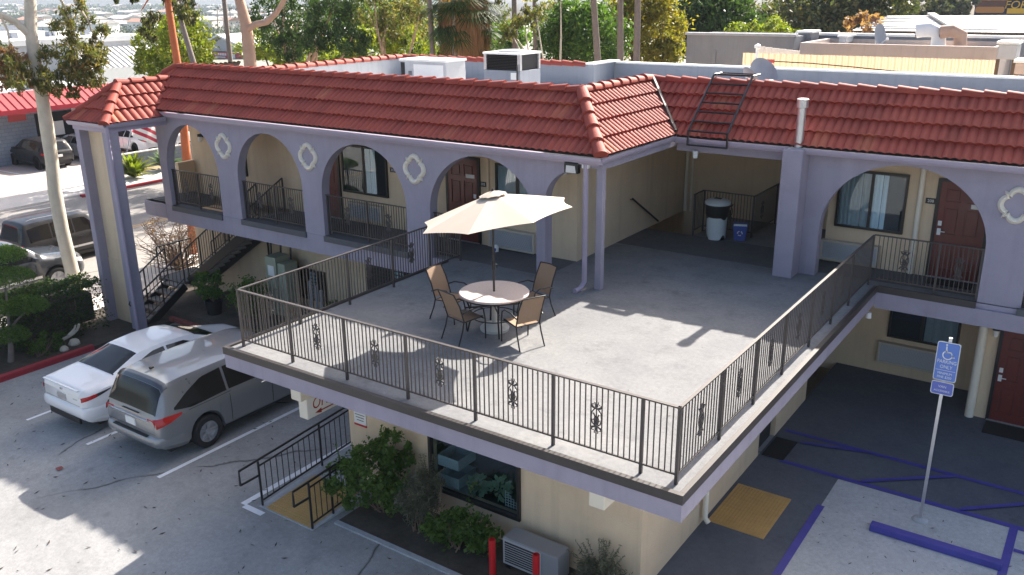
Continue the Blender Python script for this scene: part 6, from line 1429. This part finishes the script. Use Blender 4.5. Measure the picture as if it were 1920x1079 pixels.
for (px, Y) in ((408, 330), (432, 360), (447, 380)):
    a = at(px, 50, 'y', Y); c = at(px-1, 18, 'y', Y); o = thing('distant_palm', 'distant palm on the hillside between the trunks', 'palm tree', (a.x, Y, a.z), 0, 'distant hillside palms'); MB().tube([Vector((0, 0, -3)), c-a], [.35, .25], 6).build('trunk', M['palmbark'], o); b = MB(); clump(b, c-a, (1.7, 1.7, 1.3), 160, 1.3, .25); b.build('fronds', LM['far'], o, fixn=False)
pe = thing('pink_eucalyptus', 'eucalyptus with a smooth pink trunk and a long branch bending right', 'tree', (0, 0, 0)); p0 = at(470, 130, 'y', 19); pe.location = (p0.x+.3, 19, -3.35); o_ = Vector(pe.location)
b = MB().tube([Vector((0, 0, 0)), p0-o_, at(466, 85, 'y', 19)-o_, at(461, 45, 'y', 19)-o_, at(449, 0, 'y', 19)-o_, at(440, -80, 'y', 19)-o_], [.34, .30, .28, .26, .22, .16], 12); b.tube([at(464, 55, 'y', 19)-o_, at(480, 46, 'y', 19)-o_, at(500, 42, 'y', 19)-o_, at(518, 25, 'y', 19)-o_, at(536, -5, 'y', 19)-o_, at(540, -60, 'y', 19)-o_], [.16, .15, .14, .12, .11, .08], 10); b.build('trunk', M['bark_p'], pe, smooth=60)
b = MB(); 
for px, py, rx, rz, n in ((440, -100, 1.8, 1.0, 600), (545, -70, 1.6, 1.0, 600), (500, -40, 1.0, .6, 250)): clump(b, at(px, py, 'y', 19)-o_, (rx, rx, rz), n, .25, .28, 1.2)
b.build('crown', LM['euca'], pe, fixn=False)
ptree('eucalyptus_tree', 'dark drooping eucalyptus above the left of the white roof parapet', 560, 24, [(510, 30, 1.3, 1.4, 900), (560, 40, 1.4, 1.3, 900), (540, 85, 1.0, .8, 450), (620, 30, 1.3, 1.3, 800), (590, 75, 1.0, .8, 500), (660, 70, 1.0, .9, 500), (640, -30, 2.2, 1.2, 800), (540, -40, 2.0, 1.0, 700)], 'dark', 'bark_p', .22, .28, .3, 1.0)
ptree('leafy_tree', 'bright leafy green tree low behind the white roof parapet', 520, 29, [(490, 85, 1.5, 1.1, 700), (540, 95, 1.5, 1.0, 700), (590, 100, 1.5, .9, 600), (700, 85, 1.6, 1.2, 700), (760, 80, 1.6, 1.3, 800), (650, 100, 1.5, .8, 500)], 'lime', s=.32)
ptree('eucalyptus_tree', 'thin pale trunked eucalyptus with airy leaves left of the skirted palm', 735, 26, [(690, 25, 1.1, 1.0, 450), (740, 20, 1.2, 1.0, 500), (780, 35, 1.1, 1.2, 500), (720, 60, .9, .7, 300), (790, 5, 1.2, .8, 400), (700, -30, 1.8, .9, 500)], 'euca', 'bark_p', .13, .25, .3, 1.0, gap=.3)
ptree('leafy_tree', 'pale green trees filling in behind the skirted palm', 780, 36, [(760, 40, 1.9, 2.2, 600), (800, 75, 2, 1.6, 600), (930, 80, 2, 1.5, 600), (700, 50, 2.2, 2, 700), (640, 60, 2.4, 2, 700)], 'mid', s=.4)
# skirted fan palm
sk = thing('skirted_fan_palm', 'fan palm with a thick brown skirt of dead fronds behind the rooftop units', 'palm tree', (0, 0, 0)); Y = 23; bp = at(872, 118, 'y', Y); sk.location = (bp.x, Y, -3.35); o_ = Vector(sk.location); MB().tube([(0, 0, 0), (0, 0, 7.0)], [.45, .4], 12).build('trunk', M['palmbark'], sk, smooth=60)
zs, ze = (at(872, 112, 'y', Y)-o_).z, (at(872, 0, 'y', Y)-o_).z; b = MB()
for k in range(3600):
    f = rnd.random(); z = zs+(ze-zs)*f*1.05; rad = (.55+.62*min(1, f*3.0))*(1-.10*f)*rnd.uniform(.75, 1.05); a = rnd.random()*6.28; p = Vector((rad*math.cos(a), rad*math.sin(a), z)); d = Vector((math.cos(a)*.12, math.sin(a)*.12, -1)).normalized(); L = rnd.uniform(.35, .8); e = Vector((-math.sin(a), math.cos(a), 0))*rnd.uniform(.012, .04); b.quad(p-e, p+e, p+d*L+e*.4, p+d*L-e*.4)
b.build('dead_skirt', LM['skirt'], sk, fixn=False); b = MB()
for k in range(90):
    a = rnd.random()*6.28; el_ = rnd.uniform(-1.3, 1.1); d = Vector((math.cos(a)*math.cos(el_), math.sin(a)*math.cos(el_), math.sin(el_))); p = Vector((0, 0, ze-.75+rnd.uniform(-.5, 1.2)))+d*1.0; sd_ = Vector((-math.sin(a), math.cos(a), 0)); up_ = d.cross(sd_)
    for j in range(17):
        t = (j-8)/8*1.25; dd_ = (d*math.cos(t)+(sd_*math.sin(t))).normalized(); e = dd_.cross(up_)*.03; L = rnd.uniform(.95, 1.35); b.quad(p, p+dd_*L*.5+e, p+dd_*L+Vector((0, 0, -.28)), p+dd_*L*.5-e)
b.build('fronds', LM['frond'], sk, fixn=False)
ptree('pale_eucalyptus', 'slender pale forked eucalyptus before the dark green round tree', 1043, 24, [(1005, 15, .8, .7, 200), (985, 35, .7, .7, 180), (1050, -30, 1.6, .8, 400), (930, 20, .9, .8, 200), (955, 55, .7, .6, 150)], 'euca', 'bark_w', .14, .25, .3, 1.0, gap=.3)
ptree('round_tree', 'dense dark green rounded tree behind the rear parapet', 1085, 30, [(1040, 75, 1.5, 1.5, 1500), (1085, 60, 1.7, 1.9, 2200), (1130, 75, 1.5, 1.5, 1500), (1080, 95, 2.2, 1.0, 1200), (1070, 35, 1.0, .9, 800), (1110, 40, 1.0, .9, 800)], 'mid', s=.22)
ptree('golden_tree', 'tall golden green tree behind the palm trunks', 1200, 34, [(1165, 50, 1.5, 1.9, 1000), (1210, 35, 1.9, 2.2, 1500), (1240, 60, 1.3, 1.9, 1000), (1200, 90, 2.2, 1.3, 1000), (1215, 0, 1.5, 1.1, 700), (1245, 100, 1.0, .8, 400)], 'gold', s=.26)
ptree('dark_tree', 'dark blue green tree right of the golden tree', 1330, 42, [(1300, 40, 2.1, 2.4, 1300), (1340, 30, 2.2, 2.4, 1300), (1290, 75, 1.8, 1.6, 800), (1370, 55, 1.9, 1.8, 900), (1345, 5, 2, 1.3, 700)], 'dark', s=.34)
ptree('dark_tree', 'grey green tree behind the small yellow bushes', 1405, 50, [(1400, 30, 1.9, 2.0, 900), (1418, 45, 1.5, 1.5, 600)], 'olive', s=.34)
ptree('round_bush_tree', 'small rounded yellow green tree above the stucco wall', 1397, 38, [(1397, 60, .9, .6, 500)], 'lime', s=.2); ptree('round_bush_tree', 'rounded yellow green tree with golden side by the utility poles', 1455, 42, [(1450, 58, 1.1, .8, 600), (1478, 66, .7, .5, 300)], 'lime', s=.22)
ptree('olive_tree', 'broad olive green tree behind the far roofs', 1560, 66, [(1510, 30, 3, 2.6, 1100), (1560, 25, 3.4, 3, 1500), (1620, 20, 3.2, 2.8, 1300), (1660, 8, 2.4, 2.0, 700), (1540, 55, 3, 1.6, 800), (1600, 50, 3, 1.6, 800)], 'olive', s=.5); ptree('reddish_shrub', 'reddish shrub beside the hip roof', 1600, 34, [(1608, 60, 1.2, .8, 300)], 'pink', s=.3)
for k, (px, lab) in enumerate(((1700, 'pale grey green tree left of the burger billboard'), (1745, 'airy grey tree in the middle of the far row'), (1790, 'airy grey tree nearest the burger billboard'))):
    ptree('far_tree', lab, px, 88, [(px, 12, 2.6, 2.0, 350), (px+15, 20, 2, 1.5, 220)], 'grey', s=.6, gap=.3)
def upole(label, px, Y, r, m):
    a, c = at(px, 60, 'y', Y), at(px+3, 0, 'y', Y); o = thing('utility_pole', label, 'utility pole', (a.x, Y, -3.4), 0, 'utility poles'); z = c.z+3.4; MB().tube([(0, 0, 0), (c.x-a.x, 0, z+2)], [r, r*.8], 8).build('pole', M[m], o)
    for k in range(2): MB().box(c.x-a.x-1.2, -.06, z-.6-k*1.4, c.x-a.x+1.2, .06, z-.45-k*1.4).build('cross_arm', M['bark'], o)
    return o
upole('dark utility pole with crossarms in the gap between the trees', 1452, 70, .16, 'bark'); upole('rusty pole beside the dark utility pole', 1463, 74, .15, 'bark_o')
w0 = thing('overhead_wires', 'thin overhead wires running between the far utility poles', 'wire', (0, 60, 8)); b = MB()
for k in range(3): p, q = at(1200, 12+6*k, 'y', 70), at(1456, 8+9*k, 'y', 70); m_ = (p+q)/2-Vector((0, 0, .4)); b.tube([v-Vector((0, 60, 8)) for v in (p, m_, q)], .02, 4)
b.build('wires', M['black'], w0)
# ------------------------------------------------------------------ hillside town
def hz(x, y):
    dx, dy = x-CAM.x, y-CAM.y; d = math.hypot(dx, dy); a = math.degrees(math.atan2(dy, dx)); w = min(1, max(0, (a-126)/9)); w = w*w*(3-2*w)
    base = -3.3-max(0, d-130)*.030
    t = min(1, max(0, (d-130)/330)); t2 = min(1, max(0, (d-460)/1400)); hill = -3.5-11.5*t-5.0*t2+t2*(5*math.sin(x*.0035+y*.002)+3.5*math.sin(x*.009-y*.007+2))-max(0, d-1950)*.05
    return base+(hill-base)*w
rows = []
for i in range(50):
    d = 130+(2600-130)*(i/49)**1.5; r = []
    for k in range(61):
        a = math.radians(15+62*k/60+0); a = math.radians(124+44*k/60); x, y = CAM.x+d*math.cos(a), CAM.y+d*math.sin(a); r.append((x, y, hz(x, y)))
    rows.append(r)
M['hill'] = ground_mat('hill_ground', (.05, .065, .035), (.12, .12, .075), 0, .2, .3, .01); struct(MB().grid(rows).build('hills', M['hill'], smooth=180))
b = MB()
for k in range(5200):
    a = math.radians(rnd.uniform(128, 158)); d = 300+1750*rnd.random()**1.1; x, y = CAM.x+d*math.cos(a), CAM.y+d*math.sin(a); s = rnd.uniform(2.0, 5.0)*(1+d/3000); q = d*.0026
    for j in range(16): leaf(b, Vector((x+rnd.gauss(0, .45)*s, y+rnd.gauss(0, .45)*s, hz(x, y)+s*rnd.uniform(.1, 1.1))), q*rnd.uniform(.6, 1.3), .8)
o = b.build('hillside_trees', LM['far'], fixn=False); o['kind'] = 'stuff'; o['label'] = 'far wooded hillside behind the town'; o['category'] = 'woodland'
cols = [M['white'], M['pinkwall'], M['walk'], M['rooftan'], M['cream']]
for k in range(150):
    px = rnd.uniform(-10, 620); d = 480+1450*rnd.random(); dr = RT*((px-960)/1652.63)+FW; dr.z = 0; dr.normalize(); x, y = CAM.x+dr.x*d, CAM.y+dr.y*d; z = hz(x, y)
    w, dp, h = rnd.uniform(10, 22), rnd.uniform(9, 15), rnd.uniform(5, 8); o = thing('hillside_house', 'small pale house among the trees of the far hillside', 'house', (x, y, z), rnd.uniform(-.5, .5), 'houses on the far hillside')
    MB().box(-w/2, -dp/2, -2, w/2, dp/2, h).build('wall', cols[k % 5], o); MB().prism([(-dp/2-.6, h), (0, h+1.8), (dp/2+.6, h)], 'x', -w/2-.5, w/2+.5).build('roof', M['brownwall'] if k % 4 == 0 else M['rooftan'], o)
if HAZE:
    hm = bpy.data.materials.new('haze'); hm.use_nodes = True; nt_ = hm.node_tree; nt_.nodes.remove(nt_.nodes['Principled BSDF']); pv = nt_.nodes.new('ShaderNodeVolumePrincipled'); pv.inputs['Color'].default_value = (.72, .84, 1, 1); pv.inputs['Density'].default_value = HAZE; pv.inputs['Anisotropy'].default_value = 0; nt_.links.new(pv.outputs[0], nt_.nodes['Material Output'].inputs['Volume'])
    o = MB().box(-2700, -300, -30, 2700, 2800, 75).build('haze', hm); o['kind'] = 'stuff'
# clean up the prototypes and helpers
for o in proto_meshes: bpy.data.objects.remove(o)
for o in list(bpy.data.objects):
    if '_world' in o: del o['_world']
